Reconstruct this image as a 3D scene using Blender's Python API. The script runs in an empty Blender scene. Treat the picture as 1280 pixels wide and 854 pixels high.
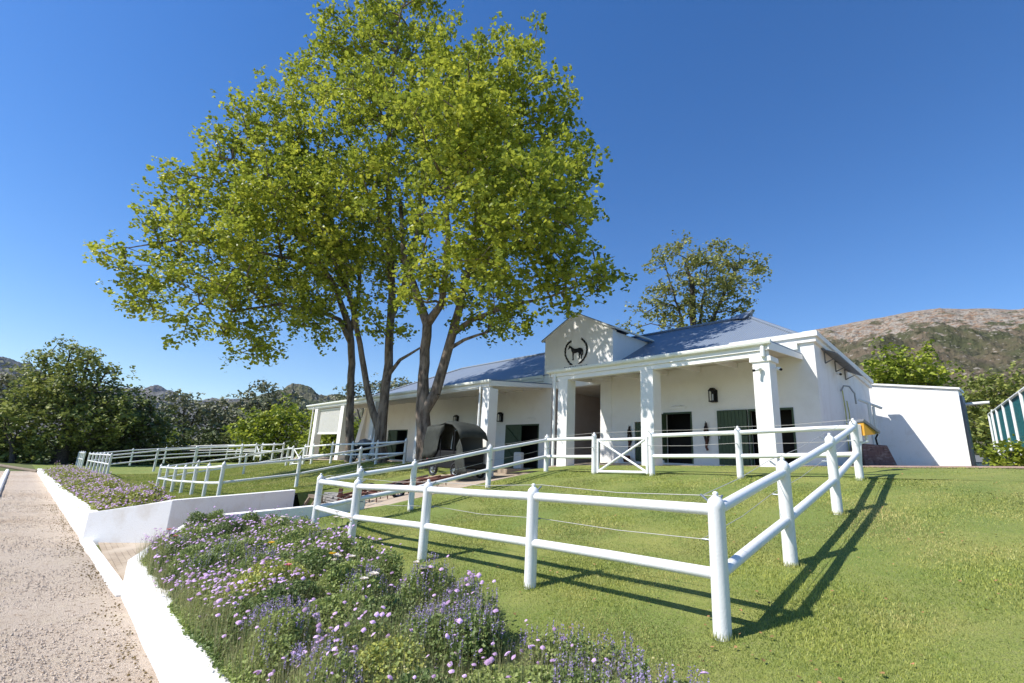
import bpy, math, random
import numpy as np
from mathutils import Vector, Matrix
C = bpy.context.scene.collection
scene = bpy.context.scene
R = math.radians
rnd = random.Random(7)
rng = np.random.default_rng(11)

# ------------------------------------------------------------------ camera
F = 600.0                      # focal length in pixels of a 1280 wide picture
PITCH = R(14.0); ROLL = R(2.9)
EYE = np.array([0.0, 0.0, 1.6])
FW = np.array([0, math.cos(PITCH), math.sin(PITCH)])
_r = np.array([1.0, 0, 0]); _u = np.cross(_r, FW)
IR = math.cos(ROLL)*_r + math.sin(ROLL)*_u
IU = math.cos(ROLL)*_u - math.sin(ROLL)*_r
cd = bpy.data.cameras.new('camera'); cam = bpy.data.objects.new('camera', cd); C.objects.link(cam)
cd.sensor_width = 36; cd.lens = 36*F/1280; cd.clip_start = 0.05; cd.clip_end = 20000
cam.matrix_world = Matrix(((IR[0], IU[0], -FW[0], EYE[0]), (IR[1], IU[1], -FW[1], EYE[1]), (IR[2], IU[2], -FW[2], EYE[2]), (0, 0, 0, 1)))
scene.camera = cam

# ------------------------------------------------------------------ light
SUN_EL = R(47); TO_SUN = (-0.972, -0.235)
w = bpy.data.worlds.new('World'); scene.world = w; w.use_nodes = True
nt = w.node_tree; bg = nt.nodes['Background']
sky = nt.nodes.new('ShaderNodeTexSky'); sky.sky_type = 'NISHITA'; sky.sun_disc = False
sky.sun_elevation = SUN_EL; sky.sun_rotation = math.atan2(TO_SUN[0], TO_SUN[1]) % (2*math.pi)
sky.altitude = 0; sky.air_density = 1.0; sky.dust_density = 0.2; sky.ozone_density = 3.0
hsv = nt.nodes.new('ShaderNodeHueSaturation'); hsv.inputs['Saturation'].default_value = 1.34; hsv.inputs['Hue'].default_value = .508
nt.links.new(sky.outputs[0], hsv.inputs['Color']); nt.links.new(hsv.outputs[0], bg.inputs[0]); bg.inputs[1].default_value = 0.125
sl = bpy.data.lights.new('sun', 'SUN'); sl.energy = 5.0; sl.angle = R(0.5); sl.color = (1.0, 0.955, 0.88)
sun = bpy.data.objects.new('sun', sl); C.objects.link(sun)
sd = Vector((TO_SUN[0]*math.cos(SUN_EL), TO_SUN[1]*math.cos(SUN_EL), math.sin(SUN_EL)))
sun.rotation_euler = sd.to_track_quat('Z', 'Y').to_euler(); sun.location = (-30, -10, 40)
scene.view_settings.view_transform = 'Standard'; scene.view_settings.look = 'None'
scene.view_settings.exposure = 0.48; scene.view_settings.gamma = 1
scene.view_settings.use_curve_mapping = False
try:
    scene.cycles.max_bounces = 6; scene.cycles.transparent_max_bounces = 6
except Exception: pass

# ------------------------------------------------------------------ frames of reference
def ray(px, py): return FW + IR*(px-640)/F + IU*(427-py)/F
def at(px, py, Y):
    r = ray(px, py); return EYE + r*(Y/r[1])
F1 = np.array([2.18, 5.17]); U2 = np.array([-.68, .733]); V2 = np.array([.70, .714])       # paddock axes
Minv = np.linalg.inv(np.stack([U2, V2], 1))
def ab_of(x, y): return Minv @ (np.array([x, y]) - F1)
def AB(a, b, z=0.0):
    p = F1 + a*U2 + b*V2; return (p[0], p[1], z)
UB = np.array([-.66, .7513]); UB /= np.linalg.norm(UB); VB = np.array([UB[1], -UB[0]]); OB = np.array([7.94, 14.9])   # building axes
def UV(u, v, z=0.0):
    p = OB + u*UB + v*VB; return (p[0], p[1], z)
def uv_at(px, py, v):                    # where the sight line meets the building plane v
    r = ray(px, py); t = ((OB + v*VB) @ VB)/(r[:2] @ VB); P = EYE + r*t
    return (P[:2]-OB) @ UB, P[2]
ROT_B = math.atan2(UB[1], UB[0])

# ------------------------------------------------------------------ helpers
def tag(o, label=None, cat=None, group=None, kind=None):
    if label: o['label'] = label
    if cat: o['category'] = cat
    if group: o['group'] = group
    if kind: o['kind'] = kind
    return o
def empty(name, loc, label, cat, group=None):
    o = bpy.data.objects.new(name, None); o.empty_display_size = .2; C.objects.link(o); o.location = loc
    return tag(o, label, cat, group)
class MB:
    def __init__(s): s.v = []; s.f = []; s.sm = []
    def add(s, vs, fs, smooth=False):
        n = len(s.v); s.v += [tuple(map(float, p)) for p in vs]
        s.f += [tuple(i+n for i in f) for f in fs]; s.sm += [smooth]*len(fs)
    def hexa(s, p):      # 8 corners: bottom 4 ccw, top 4 ccw
        s.add(p, [(3, 2, 1, 0), (4, 5, 6, 7), (0, 1, 5, 4), (1, 2, 6, 5), (2, 3, 7, 6), (3, 0, 4, 7)])
    def prism(s, poly, z0, z1):   # poly xy list, z0/z1 scalars or lists
        n = len(poly); Z0 = z0 if hasattr(z0, '__len__') else [z0]*n; Z1 = z1 if hasattr(z1, '__len__') else [z1]*n
        vs = [(p[0], p[1], Z0[i]) for i, p in enumerate(poly)] + [(p[0], p[1], Z1[i]) for i, p in enumerate(poly)]
        s.add(vs, [tuple(range(n))[::-1], tuple(range(n, 2*n))] + [(i, (i+1) % n, n+(i+1) % n, n+i) for i in range(n)])
    def box(s, c, size, rot=0.0):
        x, y, z = [k/2 for k in size]; cr, sr = math.cos(rot), math.sin(rot)
        P = []
        for dz in (-z, z):
            for dx, dy in ((-x, -y), (x, -y), (x, y), (-x, y)):
                P.append((c[0]+dx*cr-dy*sr, c[1]+dx*sr+dy*cr, c[2]+dz))
        s.hexa(P)
    def uvbox(s, u0, u1, v0, v1, z0, z1):
        P = [UV(u, v)[:2] for u, v in ((u0, v0), (u0, v1), (u1, v1), (u1, v0))]
        s.prism(P, z0, z1)
    def tube(s, pts, rad, n=8, caps=True, smooth=True):
        pts = [Vector(p) for p in pts]; m = len(pts)
        rad = rad if hasattr(rad, '__len__') else [rad]*m
        rings = []; ref = None
        for i, p in enumerate(pts):
            t = (pts[min(i+1, m-1)] - pts[max(i-1, 0)]).normalized()
            if ref is None:
                ref = Vector((0, 0, 1)) if abs(t.z) < .9 else Vector((1, 0, 0))
            a = t.cross(ref).normalized(); b = t.cross(a).normalized(); ref = -t.cross(a).cross(t) if False else ref
            rings.append([p + a*math.cos(2*math.pi*k/n)*rad[i] + b*math.sin(2*math.pi*k/n)*rad[i] for k in range(n)])
        vs = [q for r in rings for q in r]
        fs = [(i*n+k, i*n+(k+1) % n, (i+1)*n+(k+1) % n, (i+1)*n+k) for i in range(m-1) for k in range(n)]
        s.add(vs, fs, smooth)
        if caps: s.add(rings[0], [tuple(range(n))]); s.add(rings[-1], [tuple(range(n))[::-1]])
    def lathe(s, prof, c, n=16, smooth=True, axis='z'):
        vs = []
        for r, h in prof:
            for k in range(n):
                a = 2*math.pi*k/n
                q = (r*math.cos(a), r*math.sin(a), h)
                vs.append((c[0]+q[0], c[1]+q[1], c[2]+q[2]))
        m = len(prof)
        s.add(vs, [(i*n+k, i*n+(k+1) % n, (i+1)*n+(k+1) % n, (i+1)*n+k) for i in range(m-1) for k in range(n)], smooth)
    def sheet(s, P):    # P: grid list of rows of points
        r, c = len(P), len(P[0])
        s.add([q for row in P for q in row], [(i*c+j, i*c+j+1, (i+1)*c+j+1, (i+1)*c+j) for i in range(r-1) for j in range(c-1)], True)
    def build(s, name, mat, parent=None, bevel=0):
        me = bpy.data.meshes.new(name)
        loc = Vector((0, 0, 0))
        if parent is not None: loc = Vector(parent['_w']) if '_w' in parent else world_loc(parent)
        vs = [(p[0]-loc.x, p[1]-loc.y, p[2]-loc.z) for p in s.v] if parent is not None else s.v
        if parent is None and vs:
            a = np.array(vs); loc = Vector((a[:, 0].mean(), a[:, 1].mean(), a[:, 2].min())); vs = [(p[0]-loc.x, p[1]-loc.y, p[2]-loc.z) for p in vs]
        me.from_pydata(vs, [], s.f); me.update()
        me.polygons.foreach_set('use_smooth', s.sm); me.materials.append(mat)
        o = bpy.data.objects.new(name, me); C.objects.link(o)
        if parent is not None: o.parent = parent
        else: o.location = loc
        if bevel:
            m = o.modifiers.new('bevel', 'BEVEL'); m.width = bevel; m.segments = 2; m.limit_method = 'ANGLE'
        return o
def world_loc(o):
    l = Vector(o.location)
    while o.parent is not None: o = o.parent; l = l + Vector(o.location)
    return l
def npmesh(name, V, Fq, mat, parent=None, smooth=False, attr=None, loc=None):
    """V (n,3) float, Fq (m,k) int"""
    V = np.asarray(V, dtype=np.float32); Fq = np.asarray(Fq, dtype=np.int32)
    L = world_loc(parent) if parent is not None else Vector(loc if loc is not None else (0, 0, 0))
    V = V - np.array(L, dtype=np.float32)
    me = bpy.data.meshes.new(name); n, m, k = len(V), len(Fq), Fq.shape[1]
    me.vertices.add(n); me.vertices.foreach_set('co', V.ravel())
    me.loops.add(m*k); me.loops.foreach_set('vertex_index', Fq.ravel())
    me.polygons.add(m); me.polygons.foreach_set('loop_start', np.arange(0, m*k, k, dtype=np.int32))
    me.polygons.foreach_set('use_smooth', np.full(m, smooth))
    if attr is not None:
        at_ = me.attributes.new('tone', 'FLOAT', 'POINT'); at_.data.foreach_set('value', np.asarray(attr, dtype=np.float32))
    me.update(calc_edges=True); me.validate()
    me.materials.append(mat)
    o = bpy.data.objects.new(name, me); C.objects.link(o)
    if parent is not None: o.parent = parent
    else: o.location = L
    return o

# ------------------------------------------------------------------ materials
def mat(name, col, rough=.6, noise=None, bump=0, bscale=20, metallic=0, transl=0, spec=.3, attr=False, coords='Object', detail=6):
    """noise: list of (scale, colour, low, high) layers mixed over the base"""
    m = bpy.data.materials.new(name); m.use_nodes = True; n = m.node_tree; N = n.nodes; L = n.links
    bs = N['Principled BSDF']; bs.inputs['Roughness'].default_value = rough; bs.inputs['Metallic'].default_value = metallic
    bs.inputs['Specular IOR Level'].default_value = spec
    tc = N.new('ShaderNodeTexCoord')
    cur = None
    def rgb(c):
        q = N.new('ShaderNodeRGB'); q.outputs[0].default_value = (*c, 1); return q.outputs[0]
    cur = rgb(col)
    for k, (sc, c2, lo, hi) in enumerate(noise or []):
        t = N.new('ShaderNodeTexNoise'); t.inputs['Scale'].default_value = sc if not hasattr(sc, '__len__') else 1
        t.inputs['Detail'].default_value = detail; t.inputs['Roughness'].default_value = .6
        if hasattr(sc, '__len__'):
            mp = N.new('ShaderNodeMapping'); mp.inputs['Scale'].default_value = sc; L.new(tc.outputs[coords], mp.inputs[0]); L.new(mp.outputs[0], t.inputs[0])
        else:
            mp = N.new('ShaderNodeMapping'); mp.inputs['Location'].default_value = (k*13.1, k*7.7, k*3.3); L.new(tc.outputs[coords], mp.inputs[0]); L.new(mp.outputs[0], t.inputs[0])
        r = N.new('ShaderNodeMapRange'); r.inputs[1].default_value = lo; r.inputs[2].default_value = hi; L.new(t.outputs[0], r.inputs[0])
        mx = N.new('ShaderNodeMix'); mx.data_type = 'RGBA'; L.new(r.outputs[0], mx.inputs[0]); L.new(cur, mx.inputs[6]); L.new(rgb(c2), mx.inputs[7])
        cur = mx.outputs[2]
    if attr:
        a = N.new('ShaderNodeAttribute'); a.attribute_name = 'tone'
        hs = N.new('ShaderNodeHueSaturation'); L.new(cur, hs.inputs['Color'])
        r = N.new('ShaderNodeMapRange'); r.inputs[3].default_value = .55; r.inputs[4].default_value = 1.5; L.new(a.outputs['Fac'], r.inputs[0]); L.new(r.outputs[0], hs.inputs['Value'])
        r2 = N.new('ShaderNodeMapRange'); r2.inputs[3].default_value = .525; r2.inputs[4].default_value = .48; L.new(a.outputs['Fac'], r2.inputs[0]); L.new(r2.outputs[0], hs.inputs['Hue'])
        cur = hs.outputs[0]
    L.new(cur, bs.inputs['Base Color'])
    if bump:
        t = N.new('ShaderNodeTexNoise'); t.inputs['Scale'].default_value = bscale; t.inputs['Detail'].default_value = 8; L.new(tc.outputs[coords], t.inputs[0])
        b = N.new('ShaderNodeBump'); b.inputs['Strength'].default_value = bump; b.inputs['Distance'].default_value = .04 if name == 'arena_sand' else .03; L.new(t.outputs[0], b.inputs['Height']); L.new(b.outputs[0], bs.inputs['Normal'])
    if transl:
        tr = N.new('ShaderNodeBsdfTranslucent'); L.new(cur, tr.inputs[0]); ms = N.new('ShaderNodeMixShader'); ms.inputs[0].default_value = transl
        out = N['Material Output']; L.new(bs.outputs[0], ms.inputs[1]); L.new(tr.outputs[0], ms.inputs[2]); L.new(ms.outputs[0], out.inputs[0])
    return m
M = {}
M['wall'] = mat('white_plaster', (.80, .79, .765), .85, [(1.3, (.72, .70, .665), .5, .85), (.5, (.74, .72, .68), .5, .8)], .25, 14)
M['side'] = mat('stained_plaster', (.78, .775, .77), .85, [((3.5, 3.5, .3), (.69, .67, .65), .5, .85), (1.2, (.66, .64, .63), .5, .8)], .3, 12)
M['low'] = mat('retaining_plaster', (.82, .81, .79), .8, [(1.4, (.68, .63, .56), .52, .78), ((4, 4, .8), (.66, .61, .54), .60, .80), (30, (.74, .71, .66), .55, .75)], .18, 30)
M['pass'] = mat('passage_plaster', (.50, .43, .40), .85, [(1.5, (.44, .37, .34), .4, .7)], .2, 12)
M['trim'] = mat('white_paint', (.80, .79, .76), .45, [(5, (.74, .73, .70), .5, .8)])
M['gut'] = mat('gutter_paint', (.74, .75, .70), .4, [(4, (.66, .68, .60), .45, .8)])
M['under'] = mat('soffit_board', (.58, .54, .48), .7, [((1, 1, 9), (.5, .46, .4), .4, .7)])
M['fence'] = mat('fence_paint', (.80, .80, .79), .42, [(7, (.70, .69, .67), .55, .8), (60, (.62, .60, .56), .68, .78)], .12, 40, spec=.5)
M['wire'] = mat('wire', (.50, .48, .45), .5, metallic=.3)
M['roof'] = None
M['green'] = mat('green_paint', (.055, .085, .045), .5, [(6, (.045, .07, .04), .4, .7)])
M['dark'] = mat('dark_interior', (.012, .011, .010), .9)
M['black'] = mat('black_paint', (.012, .012, .013), .6, spec=.2)
M['leather'] = mat('leather', (.035, .022, .018), .6)
M['canvas'] = mat('canvas', (.042, .046, .040), .8, [(4, (.028, .032, .028), .4, .7)], .3, 15)
M['canvasin'] = mat('canvas_lining', (.09, .085, .07), .8)
M['rubber'] = mat('rubber', (.018, .018, .02), .7)
M['steel'] = mat('steel', (.30, .33, .36), .4, metallic=.7)
M['rust'] = mat('rusty_red', (.13, .05, .035), .8, [(20, (.07, .035, .03), .45, .65)], .3, 40)
M['wood'] = mat('weathered_wood', (.24, .19, .14), .85, [((2, 2, 30), (.15, .11, .08), .4, .7)], .3, 30)
M['red'] = mat('red_lens', (.6, .02, .02), .2, spec=.6)
M['yellow'] = mat('yellow_paint', (.62, .33, .05), .5)
M['grey'] = mat('grey_sheet', (.16, .17, .19), .5)
M['glass'] = mat('lamp_glass', (.55, .56, .55), .15, spec=.6)
M['brick'] = mat('dark_brick', (.17, .10, .09), .85, [((3, 3, 14), (.26, .19, .17), .5, .6), (9, (.08, .05, .05), .5, .7)], .5, 25)
M['teal'] = mat('shade_mesh', (.01, .14, .15), .8, [((2, 2, 14), (.008, .09, .10), .4, .65)])
M['hose'] = mat('hose', (.42, .42, .14), .5)
M['slate'] = mat('grey_stone', (.34, .32, .30), .8, [(9, (.22, .21, .2), .4, .7)], .4, 20)
M['bark'] = mat('plane_bark', (.25, .20, .16), .95, [((5, 5, 1.4), (.085, .065, .052), .42, .62), (3, (.28, .23, .18), .58, .72)], 1.0, 14)
M['bark2'] = mat('grey_bark', (.10, .085, .075), .95, [(6, (.05, .042, .038), .4, .65)], .8, 12)
M['leafA'] = mat('plane_leaf', (.36, .40, .05), .45, attr=True, transl=.42, spec=.35)
M['leafO'] = mat('oak_leaf', (.25, .28, .07), .5, attr=True, transl=.32)
M['leafD'] = mat('dark_leaf', (.10, .13, .04), .5, attr=True, transl=.15)
M['leafP'] = mat('pine_needle', (.22, .225, .125), .6, attr=True, transl=.12)
M['leafY'] = mat('bright_leaf', (.29, .34, .04), .5, attr=True, transl=.35)
M['leafG'] = mat('olive_leaf', (.33, .335, .095), .5, attr=True, transl=.28)
M['leafB'] = mat('bed_leaf', (.22, .285, .085), .5, attr=True, transl=.3)
M['leafB2'] = mat('lime_bed_leaf', (.33, .36, .08), .5, attr=True, transl=.3)
M['stem'] = mat('dry_stem', (.36, .35, .16), .7, attr=True, transl=.2)
M['lilac'] = mat('lilac_petal', (.70, .46, .76), .6, attr=True, transl=.3)
M['lav'] = mat('lavender_bud', (.32, .25, .44), .6, attr=True, transl=.2)
M['petal'] = mat('white_petal', (.82, .76, .68), .5, transl=.3)
M['pink'] = mat('pink_petal', (.72, .28, .26), .5, transl=.3)
M['ypetal'] = mat('yellow_petal', (.8, .55, .04), .5, transl=.3)
M['blade'] = mat('grass_blade', (.28, .325, .08), .5, [(.55, (.43, .40, .15), .45, .7)], attr=True, transl=.35)
M['dead'] = mat('dry_leaf', (.30, .17, .07), .8, attr=True)
M['lawn'] = mat('lawn_soil', (.19, .25, .055), .9, [(.5, (.34, .34, .09), .42, .70), (3.2, (.17, .235, .042), .5, .75), (26, (.27, .265, .11), .52, .72), (90, (.11, .14, .035), .48, .68)], .9, 70)
M['earth'] = mat('bed_earth', (.10, .075, .05), .95, [(9, (.06, .045, .03), .4, .7)], .8, 30)
M['sand'] = mat('arena_sand', (.60, .50, .40), .95, [(.35, (.50, .385, .28), .46, .66), (2.2, (.62, .52, .40), .5, .7), (13, (.30, .215, .15), .56, .68), (48, (.33, .24, .17), .58, .68)], 1.0, 75)
M['clod'] = mat('sand_clod', (.58, .48, .38), .95)
M['path'] = mat('sandy_path', (.42, .34, .26), .95, [(1.2, (.34, .27, .21), .45, .7), (20, (.50, .43, .35), .5, .8)], .5, 30)
M['redpave'] = mat('red_paving', (.40, .27, .21), .9, [((6, 6, 6), (.30, .2, .16), .45, .6)], .4, 20)
M['far'] = mat('far_ground', (.09, .115, .035), .95, [(.08, (.13, .15, .045), .4, .7)])

def roof_mat():
    m = bpy.data.materials.new('corrugated_sheet'); m.use_nodes = True; N = m.node_tree.nodes; L = m.node_tree.links; b = N['Principled BSDF']
    b.inputs['Roughness'].default_value = .42; b.inputs['Metallic'].default_value = .0; b.inputs['Specular IOR Level'].default_value = .5
    tc = N.new('ShaderNodeTexCoord'); mp = N.new('ShaderNodeMapping'); mp.inputs['Rotation'].default_value = (0, 0, -ROT_B)
    L.new(tc.outputs['Object'], mp.inputs[0])
    wv = N.new('ShaderNodeTexWave'); wv.inputs['Scale'].default_value = 2.6; wv.bands_direction = 'X'; L.new(mp.outputs[0], wv.inputs[0])
    bp = N.new('ShaderNodeBump'); bp.inputs['Strength'].default_value = .7; bp.inputs['Distance'].default_value = .03; L.new(wv.outputs['Fac'], bp.inputs['Height']); L.new(bp.outputs[0], b.inputs['Normal'])
    ns = N.new('ShaderNodeTexNoise'); ns.inputs['Scale'].default_value = .8; L.new(tc.outputs['Object'], ns.inputs[0])
    mx = N.new('ShaderNodeMix'); mx.data_type = 'RGBA'; mx.inputs[6].default_value = (.165, .205, .265, 1); mx.inputs[7].default_value = (.215, .25, .31, 1)
    L.new(ns.outputs[0], mx.inputs[0]); L.new(mx.outputs[2], b.inputs['Base Color']); return m
M['roof'] = roof_mat()
def brick_mat():
    m = bpy.data.materials.new('paver_brick'); m.use_nodes = True; N = m.node_tree.nodes; L = m.node_tree.links; b = N['Principled BSDF']; b.inputs['Roughness'].default_value = .9
    tc = N.new('ShaderNodeTexCoord'); mp = N.new('ShaderNodeMapping'); mp.inputs['Rotation'].default_value = (0, 0, -math.atan2(U2[1], U2[0])); L.new(tc.outputs['Object'], mp.inputs[0])
    br = N.new('ShaderNodeTexBrick'); br.inputs['Scale'].default_value = 1; br.inputs['Brick Width'].default_value = .24; br.inputs['Row Height'].default_value = .12; br.inputs['Mortar Size'].default_value = .008
    br.inputs['Color1'].default_value = (.40, .32, .23, 1); br.inputs['Color2'].default_value = (.33, .26, .19, 1); br.inputs['Mortar'].default_value = (.22, .17, .12, 1)
    L.new(mp.outputs[0], br.inputs[0])
    ns = N.new('ShaderNodeTexNoise'); ns.inputs['Scale'].default_value = 1.1; ns.inputs['Detail'].default_value = 6; L.new(tc.outputs['Object'], ns.inputs[0])
    rr = N.new('ShaderNodeMapRange'); rr.inputs[1].default_value = .42; rr.inputs[2].default_value = .62; L.new(ns.outputs[0], rr.inputs[0])
    mx = N.new('ShaderNodeMix'); mx.data_type = 'RGBA'; mx.inputs[7].default_value = (.47, .39, .30, 1); L.new(rr.outputs[0], mx.inputs[0]); L.new(br.outputs[0], mx.inputs[6]); L.new(mx.outputs[2], b.inputs['Base Color'])
    return m
M['paver'] = brick_mat()

# ------------------------------------------------------------------ terrain functions
def interp(x, xs, ys): return float(np.interp(x, xs, ys))
PB = ([-6, -3.4, -1.5, 0, 1, 2.24, 4.96, 7, 8.5, 10, 11, 14, 23, 60], [-.75, -.42, -.24, .05, .25, .466, 1.0, 1.36, 1.61, 1.82, 1.92, 2.05, 2.25, 2.6])
def zN(a, b): return -.034*max(a, -14) + interp(b, *PB)
def tps(pts):
    P = np.array(pts, float); n = len(P); d = np.hypot(P[:, None, 0]-P[None, :, 0], P[:, None, 1]-P[None, :, 1])
    K = np.where(d > 0, d*d*np.log(np.maximum(d, 1e-9)), 0) + .5*np.eye(n)
    A = np.zeros((n+3, n+3)); A[:n, :n] = K; A[:n, n] = 1; A[:n, n+1:] = P[:, :2]; A[n, :n] = 1; A[n+1:, :n] = P[:, :2].T
    s = np.linalg.solve(A, np.concatenate([P[:, 2], [0, 0, 0]]))
    def f(a, b):
        d = np.hypot(a-P[:, 0], b-P[:, 1]); k = np.where(d > 0, d*d*np.log(np.maximum(d, 1e-9)), 0)
        return float(k @ s[:n] + s[n] + s[n+1]*a + s[n+2]*b)
    return f
AN = ([-3.6, -3.3, -2.85, -1.9, .7, 2.0, 2.6, 5, 8.6, 10.4], [9.9, 9.9, 11.3, 12.5, 11.7, 11.3, 10.9, 10.6, 10.2, 9.6])
def aN(b): return interp(b, *AN)
zD = tps([(17, -3.8, -1.2), (10, -3.5, -1.2), (12.5, -1.9, -1.0), (17, -1.8, -1.03), (11.8, .7, -.62), (11.5, 1.7, -.35), (17.4, 2.1, -.47), (14.5, 0, -.78)] +
         [(aN(b), b, zN(aN(b), b)) for b in (2.6, 3.5, 4.5, 5.5, 7, 8.6, 10.4)] +
         [(14, 5, .28), (17.5, 5, .22), (14, 8.5, .70), (16, 9.5, .85), (17.5, 8, .72), (13, 11, .9), (12, 14, 1.2), (16, 14.5, 1.25), (8, 10.4, zN(8, 10.4)), (5, 10.4, zN(5, 10.4)), (0, 10.4, zN(0, 10.4)),
          (2, 14, 1.93), (8, 15, 1.7), (19, 11, 1.05), (22, 14, 1.25), (30, 12, 1.1), (30, 9.5, 1.1), (38, 12, 1.0), (-5, 14, 2.15), (-5, 22, 2.2), (45, 14, .8)])
zB = tps([(15.0, -2.1, -.04), (15.7, 1.6, .14), (16.9, -3.7, -.5), (19.1, 0, -.30), (21.1, 0, -.43), (23.35, 0, -.54), (25.6, 0, -.65), (28, 0, -.78), (30.2, 0, -.83), (32.6, 0, -.92), (20.7, 3.17, .015), (20.7, 6.33, .63), (20.7, 9.07, 1.2),
          (17.8, 0, -.18), (17.6, 5, .34), (17.6, 8, .90), (30, -4.1, -.86), (43, -4.6, -1.0), (55, -5, -1.1), (28, 9, 1.05), (34, 9, .8), (28, 4.5, .1), (34, 4.5, -.2),
          (45, 0, -1.1), (45, 5, -.6), (45, 10, .3), (60, 0, -1.2), (60, 10, -.5), (80, 0, -1.3), (80, 15, -.6), (120, 0, -1.4), (120, 20, -.8), (25, 14, 1.25), (40, 14, .95), (70, -6, -1.25)])
AM = ([-4, -3.83, -2.18, 1.6, 3.5, 12], [16.95, 16.9, 14.95, 15.7, 17.3, 17.55])
def aM(b): return interp(b, *AM)
def bW(a): return -3.54 - .038*(a-10) if a > 10 else -3.54

def grid_ab(name, mat_, a0f, a1f, bs, zf, na, warp=None):
    P = []
    for b in bs:
        row = []
        a0 = a0f(b); a1 = a1f(b)
        for t in np.linspace(0, 1, na):
            t2 = t if warp is None else warp(t)
            a = a0 + (a1-a0)*t2; row.append(AB(a, b, zf(a, b)))
        P.append(row)
    m = MB(); m.sheet(P); return m
bsA = list(np.arange(-3.3, 10.41, .2)) + [10.4]
m = grid_ab('lawn', None, aN, lambda b: -45, bsA, lambda a, b: zN(a, b) + .012*math.sin(a*2.1)*math.sin(b*1.7), 90, lambda t: t**1.8)
tag(m.build('lawn', M['lawn']), kind='structure')
bsB = list(np.linspace(0, 1, 40))
P = []
for t in bsB:
    row = []
    for s_ in np.linspace(0, 1, 80)**1.8:
        a = 17.0; 
        for _ in range(3):
            b = (bW(a)+.12) + (10.0 + max(0, a-40)*.4 - bW(a))*t; a = aM(b) + .05 + (125-aM(b))*s_
        row.append(AB(a, b, zB(a, b)))
    P.append(row)
m = MB(); m.sheet(P); tag(m.build('lawn', M['lawn']), kind='structure')
# driveway and forecourt
P = []
for b in np.linspace(-3.5, 9.0, 50):
    P.append([AB(a, b, zD(a, b) - .004) for a in np.linspace(aN(b)-(.25 if b < 2 else -.0), aM(b)+.12, 22)])
m = MB(); m.sheet(P); tag(m.build('driveway', M['paver']), kind='structure')
sandy = MB()
P = []
for b in np.linspace(2.3, 9.0, 26):
    P.append([AB(a, b, zD(a, b) + .004) for a in np.linspace(aN(b)-.02, aM(b)+.1, 20)])
bank = MB(); PB_ = []
for b in np.linspace(1.75, 9.9, 30):
    PB_.append([AB(aM(b)-.6+.68*t, b, zD(aM(b)-.6, b)*(1-t)+zB(aM(b)+.08, b)*t + (.006 if 0 < t < 1 else -.01)) for t in np.linspace(0, 1, 6)])
bank.sheet(PB_); tag(bank.build('grass_bank', M['lawn']), kind='structure')
sandy.sheet(P); tag(sandy.build('path', M['path']), kind='structure')
P = []
for t in np.linspace(0, 1, 16):
    row = []
    for a in np.linspace(-25, 60, 90):
        b0 = 10.4 if a < 9.6 else (9.0 if a < 17.6 else 9.9); b0 = b0 if a < 40 else 9.9+(a-40)*.4
        b = b0 - .05 + (24-b0)*t if a < 5 else b0 - .05 + (18-b0)*t
        row.append(AB(a, b, (zN(a, b) if a < 4 else zD(min(a, 45), b)) + (.0 if t > 0 else -.02)))
    P.append(row)
m = MB(); m.sheet(P); tag(m.build('forecourt', M['path']), kind='structure')
P = []
for v in np.linspace(-2.2, -.10, 10):
    P.append([(lambda p: (p[0], p[1], zN(*ab_of(p[0], p[1])) + .012 - .15*max(0, (u-6.5)/3)**2))(UV(u, v)) for u in np.linspace(-6, 9.3, 50)])
m = MB(); m.sheet(P); tag(m.build('lawn', M['lawn']), kind='structure')
# red paving strip by the white wall
m = MB(); P = []
for b in np.linspace(10.9, 13.4, 6): P.append([AB(a, b, zN(a, b)+.01) for a in np.linspace(0.5, -30, 24)])
m.sheet(P); tag(m.build('paving', M['redpave']), kind='structure')
# arena
P = []
for b in np.concatenate([np.linspace(-3.45, -9, 30), np.linspace(-10, -26, 10)]):
    row = []
    for a in np.concatenate([np.linspace(-12, 18, 120), np.linspace(19, 56, 40)]):
        bb = b + (bW(a)+3.54)
        row.append(AB(a, bb, -1.2 + .012*math.sin(a*1.3+b) + .008*math.sin(a*3.1-b*2.2) + rnd.uniform(-.005, .005)))
    P.append(row)
m = MB(); m.sheet(P); tag(m.build('arena', M['sand']), kind='structure')
def clods(name, P, sz, mt, label, cat):
    n = len(P); O_ = np.array([(1, 0, 0), (-1, 0, 0), (0, 1, 0), (0, -1, 0), (0, 0, .8), (0, 0, -.5)]); Fo = np.array([[0, 2, 4], [2, 1, 4], [1, 3, 4], [3, 0, 4], [2, 0, 5], [1, 2, 5], [3, 1, 5], [0, 3, 5]])
    th = rng.uniform(0, 6.28, n); c_, s_ = np.cos(th), np.sin(th); V = O_[None]*sz[:, None, None]*rng.uniform(.6, 1.3, (n, 6, 1)); X = V[..., 0]*c_[:, None]-V[..., 1]*s_[:, None]; Y = V[..., 0]*s_[:, None]+V[..., 1]*c_[:, None]
    V = np.stack([X, Y, V[..., 2]], -1)+P[:, None, :]; o = npmesh(name, V.reshape(-1, 3), (np.arange(n)[:, None, None]*6+Fo[None]).reshape(-1, 3), mt, None, False, None, tuple(P.mean(0))); tag(o, label, cat, None, 'stuff'); return o
n = 36000; a_ = 3.5+32*rng.uniform(0, 1, n)**1.5; b_ = -3.62-.038*np.maximum(a_-10, 0)-rng.uniform(0, 1, n)**.8*(1.5+a_*.35)
p_ = F1[None]+a_[:, None]*U2+b_[:, None]*V2; clods('sand_clods', np.concatenate([p_, np.full((n, 1), -1.195)], 1), rng.uniform(.005, .02, n)*rng.uniform(.5, 1.3, n)+.0004*a_, M['clod'], 'small sandy clods scattered over the arena surface', 'clods')
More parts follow.
